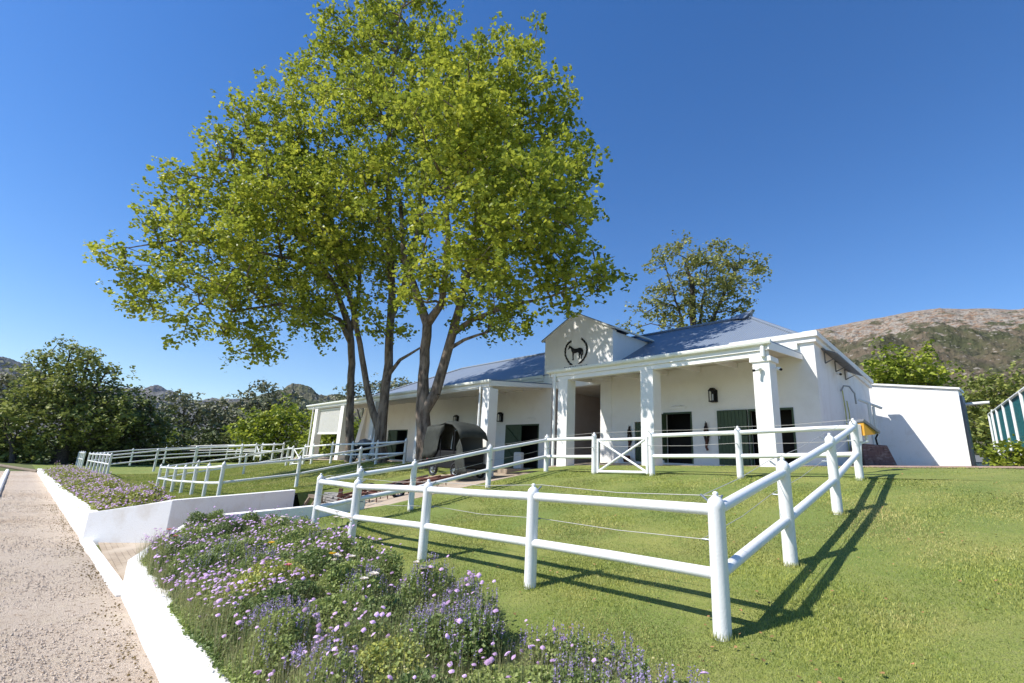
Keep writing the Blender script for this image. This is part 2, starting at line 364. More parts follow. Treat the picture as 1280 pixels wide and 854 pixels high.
n = 1100; a_ = 3.5+24*rng.uniform(0, 1, n); b_ = -3.60-.038*np.maximum(a_-10, 0)-np.abs(rng.normal(0, .22, n))
p_ = F1[None]+a_[:, None]*U2+b_[:, None]*V2; clods('leaf_debris', np.concatenate([p_, np.full((n, 1), -1.19)], 1), rng.uniform(.008, .022, n), M['dead'], 'brown leaf debris along the foot of the near retaining wall', 'debris')
# base ground out to the horizon
P = []
for y in (-200, -60, -20, 0, 30, 60, 120, 300, 900, 3000, 6800):
    P.append([(x, y, -1.26 if y < 400 else -1.26 - (y-400)*.002) for x in (-6800, -3000, -900, -300, -120, -60, -20, 0, 30, 90, 300, 900, 3000, 6800)])
m = MB(); m.sheet(P); tag(m.build('ground', M['far']), kind='structure')

# ------------------------------------------------------------------ retaining walls
def wall_line(name, pts, th, mat_, label, cat='wall'):
    """pts: (a,b,ztop,zbot); thickness towards +side (left of direction)"""
    m = MB(); n = len(pts); P = [Vector(AB(a, b)[:2]) for a, b, _, _ in pts]
    offs = []
    for i in range(n):
        d1 = (P[i]-P[i-1]).normalized() if i else None; d2 = (P[i+1]-P[i]).normalized() if i < n-1 else None
        if d1 is None: d1 = d2
        if d2 is None: d2 = d1
        n1 = Vector((-d1.y, d1.x)); n2 = Vector((-d2.y, d2.x)); k = (n1+n2).normalized(); offs.append(k*(th/max(.4, k.dot(n1))))
    vs = []
    for i in range(n):
        o = P[i]; q = o+offs[i]; zt, zb = pts[i][2], pts[i][3]
        vs += [(o.x, o.y, zb), (o.x, o.y, zt), (q.x, q.y, zt), (q.x, q.y, zb)]
    fs = []
    for i in range(n-1):
        for k in range(4): fs.append((i*4+k, i*4+(k+1) % 4, (i+1)*4+(k+1) % 4, (i+1)*4+k))
    fs += [(0, 1, 2, 3), tuple((n-1)*4+k for k in (3, 2, 1, 0))]
    m.add(vs, fs); return tag(m.build(name, mat_, bevel=.012), label, cat)
wall_line('retaining_wall', [(-9, -3.54, -.62, -1.35), (4, -3.54, -.60, -1.35), (10.0, -3.54, -.58, -1.35), (11.5, -2.85, -.46, -1.3), (12.7, -1.95, -.15, -1.25), (11.9, .7, .12, -1.0), (11.45, 2.05, .33, -.8)][::-1], .26, M['low'],
          'white retaining wall in front of the near flower bed, bending up the driveway')
wall_line('retaining_wall', [(15.6, 1.55, .25, -.9), (14.8, -2.18, .05, -1.35), (16.75, -3.83, -.42, -1.35), (28, -4.25, -.66, -1.35), (42, -4.75, -.82, -1.35), (55, -5.2, -.92, -1.35)], -.26, M['low'],
          'long white retaining wall beyond the driveway, edging the far flower bed')
# threshold strip across the driveway mouth
m = MB(); m.prism([AB(9.9, -3.62)[:2], AB(9.9, -3.38)[:2], AB(16.7, -3.62)[:2], AB(16.8, -3.88)[:2]], -1.3, -1.16); tag(m.build('driveway_kerb', M['low']), kind='structure')
# timber edge at the far end of the arena and white kerb on its left
m = MB(); e0 = at(4, 589, 43); e1 = at(47, 590, 41.5); m.tube([(e0[0]-6, e0[1]+5, -1.15), (e1[0], e1[1], -1.15)], .16, 6); tag(m.build('timber_edging', M['wood']), 'brown timber sleeper edging across the far end of the arena', 'edging')
m = MB(); k0 = EYE + ray(9, 589)*((-1.2-1.6)/ray(9, 589)[2]); k1 = EYE + ray(-6, 622)*((-1.2-1.6)/ray(-6, 622)[2])
m.tube([(k0[0], k0[1], -1.14), (k1[0], k1[1], -1.14)], .12, 6); tag(m.build('arena_kerb', M['low']), 'white kerb beam at the left edge of the arena', 'kerb')

# ------------------------------------------------------------------ building
bld = empty('stable_building', UV(6, 5, 1.5), 'long white stable building with verandas, a central gable and a blue-grey sheet roof', 'building')
def part(name, mb, mt, par=None, bevel=0): return mb.build(name, mt, par or bld, bevel)
VF = 0.0; VL = -1.3; VW = 3.0; ZFR = 1.82
EAVE = 6.2
# main wall with door openings as a cellular wall in plane v=3..3.3
def wall_cells(mb, u0, u1, z0, z1, v0, v1, holes):
    us = sorted({u0, u1, *[h[0] for h in holes], *[h[1] for h in holes]})
    for i in range(len(us)-1):
        a, b = us[i], us[i+1]; hs = [h for h in holes if h[0] <= a+1e-6 and h[1] >= b-1e-6]
        if not hs: mb.uvbox(a, b, v0, v1, z0, z1)
        else:
            h = hs[0]
            if h[2] > z0+.01: mb.uvbox(a, b, v0, v1, z0, h[2])
            if h[3] < z1-.01: mb.uvbox(a, b, v0, v1, h[3], z1)
doorsR = [(-.15+.3, 1.75, 1.9, 3.96), (3.98, 5.28, 1.86, 3.96)]
doorsL = [(12.85, 15.6, 1.25, 3.66), (18.2, 20.6, 1.25, 3.6), (26.9, 29.9, 1.30, 3.55)]
m = MB(); wall_cells(m, -.7, 8.02, 1.3, EAVE, VW, VW+.3, [(.15, 1.72, 1.87, 3.95), (1.74, 2.92, 1.87, 3.95), (3.98, 5.28, 1.86, 3.96), (6.35, 6.75, 1.86, 3.6)]); part('wall', m, M['wall'])
m = MB(); wall_cells(m, 12.56, 34.2, .6, EAVE, VW, VW+.3, doorsL); part('wall', m, M['wall'])
# passage block and gable
m = MB(); 
m.uvbox(8.02, 8.67, VW-.02, VW+.3, 1.2, 5.5); m.uvbox(11.95, 12.56, VW-.02, VW+.3, .9, 5.5)
gu0, gu1, gc = 8.02, 12.56, 10.29
pts = [(gu0, 5.5), (gu1, 5.5), (gu1, 8.30), (gc, 9.42), (gu0, 8.30)]
vs = [UV(u, VW-.02, z) for u, z in pts] + [UV(u, VW+.3, z) for u, z in pts]
m.add(vs, [(0, 1, 2, 3, 4), (9, 8, 7, 6, 5)] + [(i, i+5, (i+1) % 5+5, (i+1) % 5) for i in range(5)])
part('gable', m, M['wall'])
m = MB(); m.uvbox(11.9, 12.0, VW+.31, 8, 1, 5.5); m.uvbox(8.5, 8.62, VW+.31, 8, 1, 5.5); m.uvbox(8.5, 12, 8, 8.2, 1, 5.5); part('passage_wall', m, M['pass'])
m = MB(); m.uvbox(8.5, 12, VW+.3, 8, 5.5, 5.6); part('ceiling', m, M['under'])
# gable cheeks (side walls of the gable block above the main roof)
def cheek(u, w_):
    m = MB(); pts = [(VW+.3, 6.2), (VW+.3, 8.16), (5.75, 8.16), (5.3, 7.85)]
    pts = [(VW+.3, 6.35), (VW+.3, 8.16), (6.3, 8.16)]
    vs = [UV(u, v, z) for v, z in pts] + [UV(u+w_, v, z) for v, z in pts]
    m.add(vs, [(0, 1, 2), (5, 4, 3), (0, 3, 4, 1), (1, 4, 5, 2), (2, 5, 3, 0)]); part('gable_cheek', m, M['trim'])
cheek(8.04, .15); cheek(12.39, .15)
# corner trim of cheek
m = MB(); m.uvbox(7.95, 8.02, VW+.0, VW+.32, 6.55, 8.2); m.uvbox(7.93, 8.03, VW+.2, 3.7, 6.58, 6.68); part('flashing', m, M['trim'])
# main roof (ridge at v=8)
RZ, RV = 9.12, 8.0; E0 = 2.75; EZ = 6.32
def sheet_roof(name, quads, th=.06, mt=None, par=None):
    m = MB()
    for q in quads:
        n = len(q); vs = list(q) + [(p[0], p[1], p[2]-th) for p in q]
        m.add(vs, [tuple(range(n)), tuple(range(n, 2*n))[::-1]] + [(i, i+n, (i+1) % n+n, (i+1) % n) for i in range(n)])
    return part(name, m, mt or M['roof'], par)
uR, uL = 3.4, 27.5; uRe, uLe = -.9, 35.3
sheet_roof('roof', [[UV(uRe+.35, E0+.35, EZ+.05), UV(uR, RV, RZ), UV(uL, RV, RZ), UV(34.6, E0, EZ)],
                    [UV(uRe+.55, 10.0, 5.9), UV(uR, RV, RZ), UV(uRe+.35, E0+.35, EZ+.05)],
                    [UV(34.6, 10.0, 5.9), UV(uL, RV, RZ), UV(34.6, E0, EZ)][::-1],
                    [UV(uRe+.55, 10.0, 5.9), UV(34.6, 10.0, 5.9), UV(uL, RV, RZ), UV(uR, RV, RZ)]])
m = MB(); m.tube([UV(uR-.1, RV, RZ+.03), UV(uL, RV, RZ+.03)], .09, 6); m.tube([UV(uR, RV, RZ+.03), UV(uRe+.4, E0+.4, EZ+.1)], .08, 6); m.tube([UV(uL, RV, RZ+.03), UV(34.5, E0, EZ+.04)], .08, 6); part('ridge_cap', m, M['roof'])
# small raised gablet at the ridge end
m = MB(); q = [UV(3.15, RV, RZ+.38), UV(3.45, RV-.45, RZ-.14), UV(3.45, RV+.45, RZ-.14), UV(4.5, RV, RZ+.10)]
m.add(q, [(0, 1, 2), (0, 3, 1), (0, 2, 3), (1, 3, 2)]); part('roof_vent', m, M['roof'])
# gable roof
RG = .10
for s in (0, 1):
    ue = gu0-.22 if s == 0 else gu1+.22
    sheet_roof('gable_roof', [[UV(gc, VW-.14, 9.42+RG), UV(ue, VW-.14, 8.22+RG-.02), UV(ue, 6.4, 8.22+RG-.02), UV(gc, 8.0, 9.42+RG)]], .05)
m = MB()
for s in (0, 1):
    ue = gu0-.2 if s == 0 else gu1+.2
    q = [(ue, 8.20), (gc, 9.40), (gc, 9.50), (ue, 8.30)]
    vs = [UV(u, VW-.12, z) for u, z in q] + [UV(u, VW-.025, z) for u, z in q]; m.add(vs, [(0, 1, 2, 3), (7, 6, 5, 4)] + [(i, i+4, (i+1) % 4+4, (i+1) % 4) for i in range(4)])
part('bargeboard', m, M['trim'])
m = MB(); m.tube([UV(gu0-.24, VW-.1, 8.25), UV(gu0-.24, 6.4, 8.25)], .06, 6); part('gable_gutter', m, M['gut'])
# eaves strips above the veranda roofs
m = MB(); m.uvbox(12.58, 34.3, VW-.12, VW-.002, 6.0, 6.26); m.uvbox(12.58, 34.4, VW-.2, VW-.12, 6.16, 6.3); part('eaves_gutter', m, M['gut'])
m = MB(); m.uvbox(-.2, 8.0, VW-.12, VW-.002, 6.0, 6.26); part('eaves_gutter', m, M['gut'])

def veranda(u0, u1, vf, zg, zw, pillars, zfl, ptop, soff_step=1.5):
    ver = bpy.data.objects.new('veranda', None); C.objects.link(ver); ver.parent = bld; ver.location = Vector(UV((u0+u1)/2, vf, 2)) - bld.location
    sheet_roof('veranda_roof', [[UV(u0-.2, vf-.12, zg+.02), UV(u1+.2, vf-.12, zg+.02), UV(u1+.2, VW-.01, zw+.06), UV(u0-.2, VW-.01, zw+.06)]], .05, M['roof'], ver)
    m = MB(); m.uvbox(u0-.15, u1+.15, vf-.06, vf-.02, zg-.30, zg-.03); part('fascia', m, M['trim'], ver)
    m = MB()   # gutter: rounded profile
    prof = [(-.20, zg+.0), (-.21, zg-.06), (-.19, zg-.12), (-.14, zg-.15), (-.065, zg-.15), (-.065, zg+.0)]
    vs = [UV(u0-.3, vf+a, z) for a, z in prof] + [UV(u1+.3, vf+a, z) for a, z in prof]; n = len(prof)
    m.add(vs, [tuple(range(n)), tuple(range(n, 2*n))[::-1]] + [(i, i+n, (i+1) % n+n, (i+1) % n) for i in range(n)]); part('gutter', m, M['gut'], ver)
    m = MB(); m.uvbox(u0-.1, u1+.1, vf, vf+.22, ptop, zg-.20); part('beam', m, M['trim'], ver)
    for s, ue in ((0, u0-.22), (1, u1+.18)):
        m = MB(); P = [UV(ue, vf-.1, 0), UV(ue+.045, vf-.1, 0), UV(ue+.045, VW-.02, 0), UV(ue, VW-.02, 0)]
        m.prism([p[:2] for p in P], [zg-.30, zg-.30, zw-.18, zw-.18], [zg-.04, zg-.04, zw+.0, zw+.0]); part('end_board', m, M['trim'], ver)
    u = u0+.6; m = MB()
    while u < u1:
        P = [UV(u, vf+.22, 0), UV(u+.09, vf+.22, 0), UV(u+.09, VW-.01, 0), UV(u, VW-.01, 0)]
        m.prism([p[:2] for p in P], [zg-.33, zg-.33, zw-.22, zw-.22], [zg-.08, zg-.08, zw+.0, zw+.0]); u += soff_step
    part('rafter', m, M['trim'], ver)
    m = MB(); P = [UV(u0-.1, vf+.2, zg-.075), UV(u1+.1, vf+.2, zg-.075), UV(u1+.1, VW-.01, zw-.02), UV(u0-.1, VW-.01, zw-.02)]
    m.add(P, [(0, 1, 2, 3)]); part('soffit', m, M['under'], ver)
    for (pu, w_, zb) in pillars:
        m = MB(); m.uvbox(pu-w_/2, pu+w_/2, vf, vf+.55, zb-.4, ptop-.0); part('pillar', m, M['wall'], ver, .012)
    return ver
verR = veranda(-.1, 9.0, VF, 5.72, 5.80, [(0, .52, 1.8), (4.17, .55, 1.7), (8.45, .55, 1.4)], 1.82, 5.24)
m = MB()
for pu, w_ in ((0, .66),): m.uvbox(pu-w_/2, pu+w_/2, VF-.05, VF+.6, 5.06, 5.22)
part('pillar_cap', m, M['wall'], verR, .01)
verL = veranda(12.15, 36.2, VL, 5.37, 5.74, [(12.28, .55, .5), (18.3, .55, .6), (24.2, .55, .7), (29.3, .62, .8), (34.5, .62, .8)], 1.2, 5.0)
# battered end pier of the left wall
m = MB(); m.add([UV(34.2, VW-.7, .7), UV(35.2, VW-.7, .7), UV(35.2, VW+.4, .7), UV(34.2, VW+.4, .7), UV(34.2, VW-.02, 5.6), UV(34.7, VW-.02, 5.6), UV(34.7, VW+.4, 5.6), UV(34.2, VW+.4, 5.6)], [(3, 2, 1, 0), (4, 5, 6, 7), (0, 1, 5, 4), (1, 2, 6, 5), (2, 3, 7, 6), (3, 0, 4, 7)])
part('end_pier', m, M['wall'])
# floors
m = MB(); m.prism([UV(-.5, -.12)[:2], UV(-.5, VW)[:2], UV(9.2, VW)[:2], UV(9.2, -.12)[:2]], 1.0, [1.79, 1.86, 1.74, 1.46]); part('floor', m, M['path'])
m = MB(); m.uvbox(12.6, 34.5, .6, VW, .6, 1.22); part('floor', m, M['path'])
# downpipes
def downpipe(u, v, z0, z1, r=.045, par=None):
    m = MB(); m.tube([UV(u, v-.02, z1), UV(u, v-.07, z1-.2), UV(u, v-.07, z0)], r, 8)
    part('downpipe', m, M['trim'], par)
downpipe(-.12, VF-.03, 5.2, 5.65, .07, verR); downpipe(8.86, VF-.02, 1.5, 5.6, .06, verR); downpipe(12.62, VL-.02, .7, 5.25, .05, verL); downpipe(35.0, VL-.02, 1, 5.25, .05, verL)
# lattice screen between the two far pillars
m = MB(); m.uvbox(29.62, 34.18, VL+.2, VL+.26, 2.95, 3.08); m.uvbox(29.62, 34.18, VL+.2, VL+.26, 4.83, 4.93)
for k in range(26):
    u = 29.7 + k*(4.4/25); m.uvbox(u-.045, u+.045, VL+.22, VL+.25, 3.08, 4.83)
part('slatted_screen', m, M['trim'], verL)
# right corner wall (front face right of the veranda) and side wall with sloping parapet
m = MB(); P = [UV(-.7, VW, 0), UV(-.35, VW, 0), UV(-.35, 10.0, 0), UV(-.7, 10.0, 0)]
m.prism([UV(-.7, VW+.301)[:2], UV(-.4, VW+.301)[:2], UV(-.4, 10.0)[:2], UV(-.7, 10.0)[:2]], 1.6, [6.5, 6.5, 5.80, 5.80]); part('side_wall', m, M['side'])
m = MB(); m.uvbox(-.7, 2.2, VW+.0, VW+.3, EAVE, 6.5); part('parapet', m, M['wall'])
# stepped cornice along the side and short return on the front
m = MB()
for d, zl, zh in ((.10, -.30, -.12), (.18, -.12, .06)):
    m.prism([UV(-.7-d, VW-d)[:2], UV(-.699, VW-d)[:2], UV(-.699, 10.1)[:2], UV(-.7-d, 10.1)[:2]], [6.52+zl, 6.52+zl, 5.82+zl, 5.82+zl], [6.52+zh, 6.52+zh, 5.82+zh, 5.82+zh])
    m.prism([UV(-.698, VW-d)[:2], UV(2.2, VW-d)[:2], UV(2.2, VW-.001)[:2], UV(-.698, VW-.001)[:2]], 6.52+zl, 6.52+zh)
m.prism([UV(-.7-.12, VW-.05)[:2], UV(-.38, VW-.05)[:2], UV(-.38, 10.1)[:2], UV(-.82, 10.1)[:2]], [6.585, 6.585, 5.885, 5.885], [6.63, 6.63, 5.93, 5.93]); part('cornice', m, M['wall'])
m = MB(); m.uvbox(-.38, 34.2, 9.7, 10.0, 1, 5.8); part('wall', m, M['wall'])
# near-black sheets behind the doors, the shade inside put into their colour
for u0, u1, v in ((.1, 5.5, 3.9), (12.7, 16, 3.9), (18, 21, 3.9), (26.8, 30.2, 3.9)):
    m = MB(); m.uvbox(u0, u1, v, v+.05, 1.0, 4.3); part('dark_backing', m, M['dark'])
m = MB(); m.uvbox(.05, 5.6, 3.3, 3.9, 4.0, 4.1); m.uvbox(12.6, 30.3, 3.3, 3.9, 3.72, 3.8); m.uvbox(5.4, 5.5, 3.3, 3.9, 1.5, 4.05); m.uvbox(.05, .12, 3.3, 3.9, 1.5, 4.05); part('dark_backing_edge', m, M['dark'])
def stable_door(u0, u1, z0, z1, v, split=True, brace=False, open_=0, lab=None):
    d = bpy.data.objects.new('stable_door', None); C.objects.link(d); d.parent = bld; d.location = Vector(UV(u0, v, z0)) - bld.location
    if lab: d['label'] = lab
    h = z1-z0; segs = [(z0, z0+h*.53), (z0+h*.54, z1)] if split else [(z0, z1)]
    for (a, b) in segs:
        m = MB(); n = max(2, int((u1-u0)/.14)); w_ = (u1-u0)/n
        for k in range(n): m.uvbox(u0+k*w_+.006, u0+(k+1)*w_-.006, v, v+.035, a, b)
        m.uvbox(u0, u1, v+.036, v+.05, a, b); part('door_leaf', m, M['green'], d)
        if brace:
            m = MB(); c0 = UV(u0+.06, v-.02, a+.06); c1 = UV(u1-.06, v-.02, b-.06); m.tube([c0, c1], .05, 4)
            m.uvbox(u0+.02, u1-.02, v-.03, v-.002, a+.02, a+.12); m.uvbox(u0+.02, u1-.02, v-.03, v-.002, b-.12, b-.02); part('brace', m, M['green'], d)
    m = MB(); m.box(UV((u0 if open_ else u1)-.08, v-.03, z0+h*.5), (.03, .03, .14)); part('door_bolt', m, M['steel'], d)
    return d
def door_frame(u0, u1, z0, z1, mt='green'):
    m = MB(); m.uvbox(u0, u0+.06, VW-.025, VW+.12, z0, z1); m.uvbox(u1-.06, u1, VW-.025, VW+.12, z0, z1); m.uvbox(u0+.06, u1-.06, VW-.025, VW+.12, z1-.07, z1); part('door_frame', m, M[mt])
stable_door(1.76, 2.9, 1.88, 3.93, VW-.07, True, False, 0, 'closed green plank door of the right veranda')
door_frame(3.98, 5.28, 1.86, 3.96); door_frame(.15, 1.72, 1.87, 3.95)
m = MB(); wall = [UV(5.22, VW-.02), UV(5.27, VW-.02)]
m.prism([UV(5.24, VW-.03)[:2], UV(5.29, VW-.03)[:2], UV(5.38, VW-.85)[:2], UV(5.33, VW-.85)[:2]], 1.95, 3.9); part('open_door', m, M['green'])
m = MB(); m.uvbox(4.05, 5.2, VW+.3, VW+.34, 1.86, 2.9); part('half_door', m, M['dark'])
stable_door(6.37, 6.73, 1.9, 3.56, VW+.02, False)
stable_door(14.2, 15.55, 1.27, 3.62, VW-.06, True, True, 0, 'half-open green braced door beside the right end of the lower veranda')
door_frame(12.85, 15.6, 1.25, 3.66)
m = MB(); m.prism([UV(13.95, 2.2)[:2], UV(13.35, 2.2)[:2], UV(13.35, 2.45)[:2], UV(13.95, 2.45)[:2]], 1.22, 2.1); part('feed_bin', m, M['wall'], bevel=.06)
stable_door(18.25, 20.5, 1.3, 3.55, VW-.06, True)
stable_door(28.4, 29.85, 1.32, 3.5, VW-.06, False, True, 0, 'green braced door farthest along the lower veranda')
door_frame(26.9, 29.9, 1.30, 3.55)
# name plates above the doors
for u, z in ((4.6, 4.14), (13.55, 3.92), (20.9, 3.78)):
    m = MB(); m.uvbox(u-.38, u+.38, VW-.04, VW-.004, z-.06, z+.06)
    for k in range(5): m.lathe([(0, -.03), (.06, 0), (.0, .03)], UV(u-.25+k*.125, VW-.05, z+.06+.02*(k % 2)), 6)
    part('name_plate', m, M['wall'])
# right building side openings at far end
# ------------------------------------------------------------------ wall things
def lantern(u, z, v, label):
    o = empty('wall_lantern', UV(u, v, z-.3), label, 'lantern', 'black wall lanterns under the verandas')
    m = MB(); m.uvbox(u-.12, u+.12, v-.03, v-.003, z-.26, z+.24); m.uvbox(u-.06, u+.06, v-.1, v-.03, z+.1, z+.18); part('back_plate', m, M['black'], o)
    m = MB(); c = UV(u, v-.17)[:2]
    for du in (-.10, .10):
        for dv in (-.12, .12): p = UV(u+du, v-.17+dv); m.box((p[0], p[1], z-.02), (.03, .03, .44), ROT_B)
    m.uvbox(u-.12, u+.12, v-.31, v-.03, z-.26, z-.22); part('frame', m, M['black'], o)
    m = MB(); m.add([UV(u-.13, v-.32, z+.18), UV(u+.13, v-.32, z+.18), UV(u+.13, v-.02, z+.18), UV(u-.13, v-.02, z+.18), UV(u-.07, v-.23, z+.30), UV(u+.07, v-.23, z+.30), UV(u+.07, v-.1, z+.30), UV(u-.07, v-.1, z+.30)], [(3, 2, 1, 0), (4, 5, 6, 7), (0, 1, 5, 4), (1, 2, 6, 5), (2, 3, 7, 6), (3, 0, 4, 7)]); part('cap', m, M['black'], o)
    m = MB(); m.tube([UV(u, v-.17, z-.2), UV(u, v-.17, z+.05)], .035, 8); part('bulb', m, M['glass'], o)
    return o
lantern(2.97, 4.54, VW, 'black wall lantern above the closed green door of the right veranda')
lantern(16.0, 4.1, VW, 'black wall lantern between the braced double door and the pillar of the lower veranda')
lantern(20.5, 4.1, VW, 'black wall lantern above the canvas-covered carriage')
def halter(u, z, label, cat='halter'):
    o = empty('hanging_halter', UV(u, VW-.05, z-.5), label, cat, 'tack hanging on the right veranda wall')
    m = MB(); m.tube([UV(u, VW-.004, z+.45), UV(u, VW-.1, z+.46), UV(u, VW-.12, z+.52)], .018, 6); part('hook', m, M['steel'], o)
    m = MB()
    for k in range(5):
        w_ = .05+.03*(k % 3); m.tube([UV(u-.02, VW-.08, z+.44), UV(u-w_, VW-.07, z+.1-.08*k), UV(u, VW-.07, z-.25-.06*k), UV(u+w_, VW-.07, z+.05-.05*k), UV(u+.02, VW-.08, z+.44)], .022, 5)
    m.lathe([(.0, -.14), (.09, -.08), (.07, .1), (.0, .16)], UV(u, VW-.1, z+.2), 8); part('straps', m, M['leather'], o)
    m = MB(); m.tube([UV(u, VW-.08, z-.2), UV(u+.03, VW-.07, z-.5), UV(u-.02, VW-.07, z-.62)], .045, 6); part('lead_rope', m, M['rust'], o)
halter(3.36, 3.02, 'dark leather halter hanging left of the closed green door, right of the open doorway')
halter(6.98, 2.95, 'dark leather halter hanging near the passage, behind the white gate')
m = MB(); m.lathe([(.0, 0), (.13, 0), (.16, .12), (.16, .28), (.13, .28), (.12, .04), (0, .04)], UV(6.95, VW-.35, 1.82), 12); o = m.build('feed_bucket', M['rust']); tag(o, 'small dark red bucket on the floor behind the white gate', 'bucket')
# cameras on the corner pillar
def seccam(u, v, z, du, label):
    o = empty('security_camera', UV(u, v, z), label, 'camera', 'security cameras on the building')
    m = MB(); m.lathe([(.0, .08), (.075, .08), (.075, .03), (.05, .0), (0, 0)], UV(u, v, z+.0), 12); part('mount', m, M['trim'], o)
    m = MB(); e = UV(u+du*.8, v-.12, z-.02); m.tube([UV(u, v, z+.02), e], [.045, .04], 10); part('body', m, M['trim'], o)
    m = MB(); m.tube([e, UV(u+du, v-.16, z-.03)], .042, 10); part('lens', m, M['black'], o)
seccam(.02, -.10, 4.78, .12, 'white security camera on the front of the corner pillar')
seccam(-.38, .35, 4.82, -.14, 'white security camera on the right face of the corner pillar')
seccam(-.84, 5.0, 5.35, -.12, 'small white security camera under the folded awning frame on the side wall')
# emblem: horse inside a laurel wreath
emb = empty('horse_emblem', UV(10.3, VW-.05, 6.6), 'black horse silhouette inside an open laurel wreath on the gable', 'emblem')
def flat(poly, th=.03, v=VW-.026):
    m = MB(); n = len(poly); vs = [UV(u, v-th, z) for u, z in poly] + [UV(u, v, z) for u, z in poly]
    m.add(vs, [tuple(range(n)), tuple(range(n, 2*n))[::-1]] + [(i, i+n, (i+1) % n+n, (i+1) % n) for i in range(n)]); return m
hp = [(185, 325), (200, 300), (212, 255), (222, 248), (232, 262), (255, 272), (285, 300), (330, 320), (385, 318), (430, 300), (475, 303), (500, 320), (515, 350), (518, 400), (512, 455), (500, 460), (498, 400), (490, 350), (485, 375), (480, 420), (494, 470), (492, 500), (478, 545), (465, 545), (475, 495), (462, 460), (445, 430), (436, 470), (440, 500), (428, 548), (408, 550), (424, 520), (420, 470), (424, 430), (405, 395), (360, 415), (312, 428), (303, 470), (300, 520), (308, 560), (300, 575), (272, 575), (286, 545), (282, 480), (280, 420), (262, 380), (252, 335), (240, 310), (220, 310), (205, 325), (195, 342)]
sc = 17.79
def embp(x, y): return uv_at(700 + x/sc, 418 + y/sc, VW-.03)
m = flat([embp(x, y) for x, y in hp], .03); part('horse', m, M['black'], emb)
for side in (0, 1):
    pathp = [(235, 170), (185, 210), (148, 265), (128, 330), (120, 400), (124, 470), (150, 540), (190, 610), (235, 660), (285, 680)] if side == 0 else [(495, 110), (548, 165), (585, 220), (600, 285), (602, 360), (588, 430), (560, 500), (515, 570), (465, 620), (405, 660)]
    P3 = [embp(*p) for p in pathp]; m = MB(); m.tube([UV(u, VW-.05, z) for u, z in P3], .015, 4)
    for i in range(len(P3)-1):
        for f in (.0, .33, .66):
            u = P3[i][0]*(1-f)+P3[i+1][0]*f; z = P3[i][1]*(1-f)+P3[i+1][1]*f; d = np.array(P3[i+1])-np.array(P3[i]); d = d/np.linalg.norm(d); nn = np.array([-d[1], d[0]])
            for s in (-1, 1):
                tip = np.array([u, z]) - d*.09 + nn*s*.06; mid = np.array([u, z]) - d*.07 + nn*s*.015; mid2 = np.array([u, z]) - d*.02 + nn*s*.035
                q = flat([(u, z), tuple(mid), tuple(tip), tuple(mid2)], .02, VW-.04); m.add(q.v, q.f)
    part('laurel_branch', m, M['black'], emb)
m = MB()
for k in range(13):
    u, z = embp(110+k*40, 752-k*5.2); m.uvbox(u-.035, u+.035, VW-.05, VW-.026, z-.05, z+.03 if k % 3 else z+.05)
part('lettering', m, M['grey'], emb)
# folded awning frames on the side wall
aw = empty('awning_frame', UV(-.8, 6, 5.5), 'grey sheet awning on dark brackets fixed high on the side wall', 'awning')
def oa(px, py, u):
    r = ray(px, py); t = ((OB+u*UB) @ UB)/(r[:2] @ UB); P = EYE+r*t; return (P[:2]-OB) @ VB, P[2]
tp = [(1019, 432), (1068, 474)]; a0 = oa(1021, 440, -.72); a1 = oa(1058, 476, -.72); b0 = oa(1036, 445, -1.35); b1 = oa(1070, 477, -1.35)
va, vb = 3.7, 6.9
m = MB(); q = [UV(-.72, va, 6.12), UV(-.72, vb, 5.78), UV(-1.2, vb, 5.55), UV(-1.2, va, 5.9)]
m.add(q + [(p[0], p[1], p[2]-.03) for p in q], [(0, 1, 2, 3), (7, 6, 5, 4), (0, 4, 5, 1), (1, 5, 6, 2), (2, 6, 7, 3), (3, 7, 4, 0)]); part('sheet', m, M['grey'], aw)
for k in range(3):
    v = va+.35+k*1.2; z = 6.12-.34*(v-va)/(vb-va); m = MB()
    m.tube([UV(-.71, v, z-.45), UV(-1.2, v, z-.22), UV(-.71, v, z-.05)], .028, 6); m.tube([UV(-.71, v, z-.45), UV(-.71, v, z-.05)], .028, 6); part('bracket', m, M['grey'], aw)
# wash hose on a swing arm
hz = empty('wash_hose', UV(-.75, 5.4, 2), 'wall-mounted wash arm with yellow-green hoses on the side wall', 'hose')
m = MB(); v0 = 5.6; m.tube([UV(-.72, v0, 4.8), UV(-.82, v0, 5.0), UV(-.95, v0+.2, 5.0), UV(-1.05, v0+.4, 4.75), UV(-1.05, v0+.45, 4.35)], .03, 8); part('swing_arm', m, M['steel'], hz)
for dv in (0, .45):
    m = MB(); m.tube([UV(-.76, v0+dv, 4.85-dv*.8), UV(-.78, v0+dv+.05, 4), UV(-.76, v0+dv+.02, 3), UV(-.76, v0+dv, 2.3)], .02, 6); part('hose', m, M['hose'], hz)
m = MB(); m.lathe([(.05, 0), (.05, .25), (.03, .3), (.03, .5)], UV(-.8, 5.7, 2.1), 8); part('tap', m, M['red'], hz)

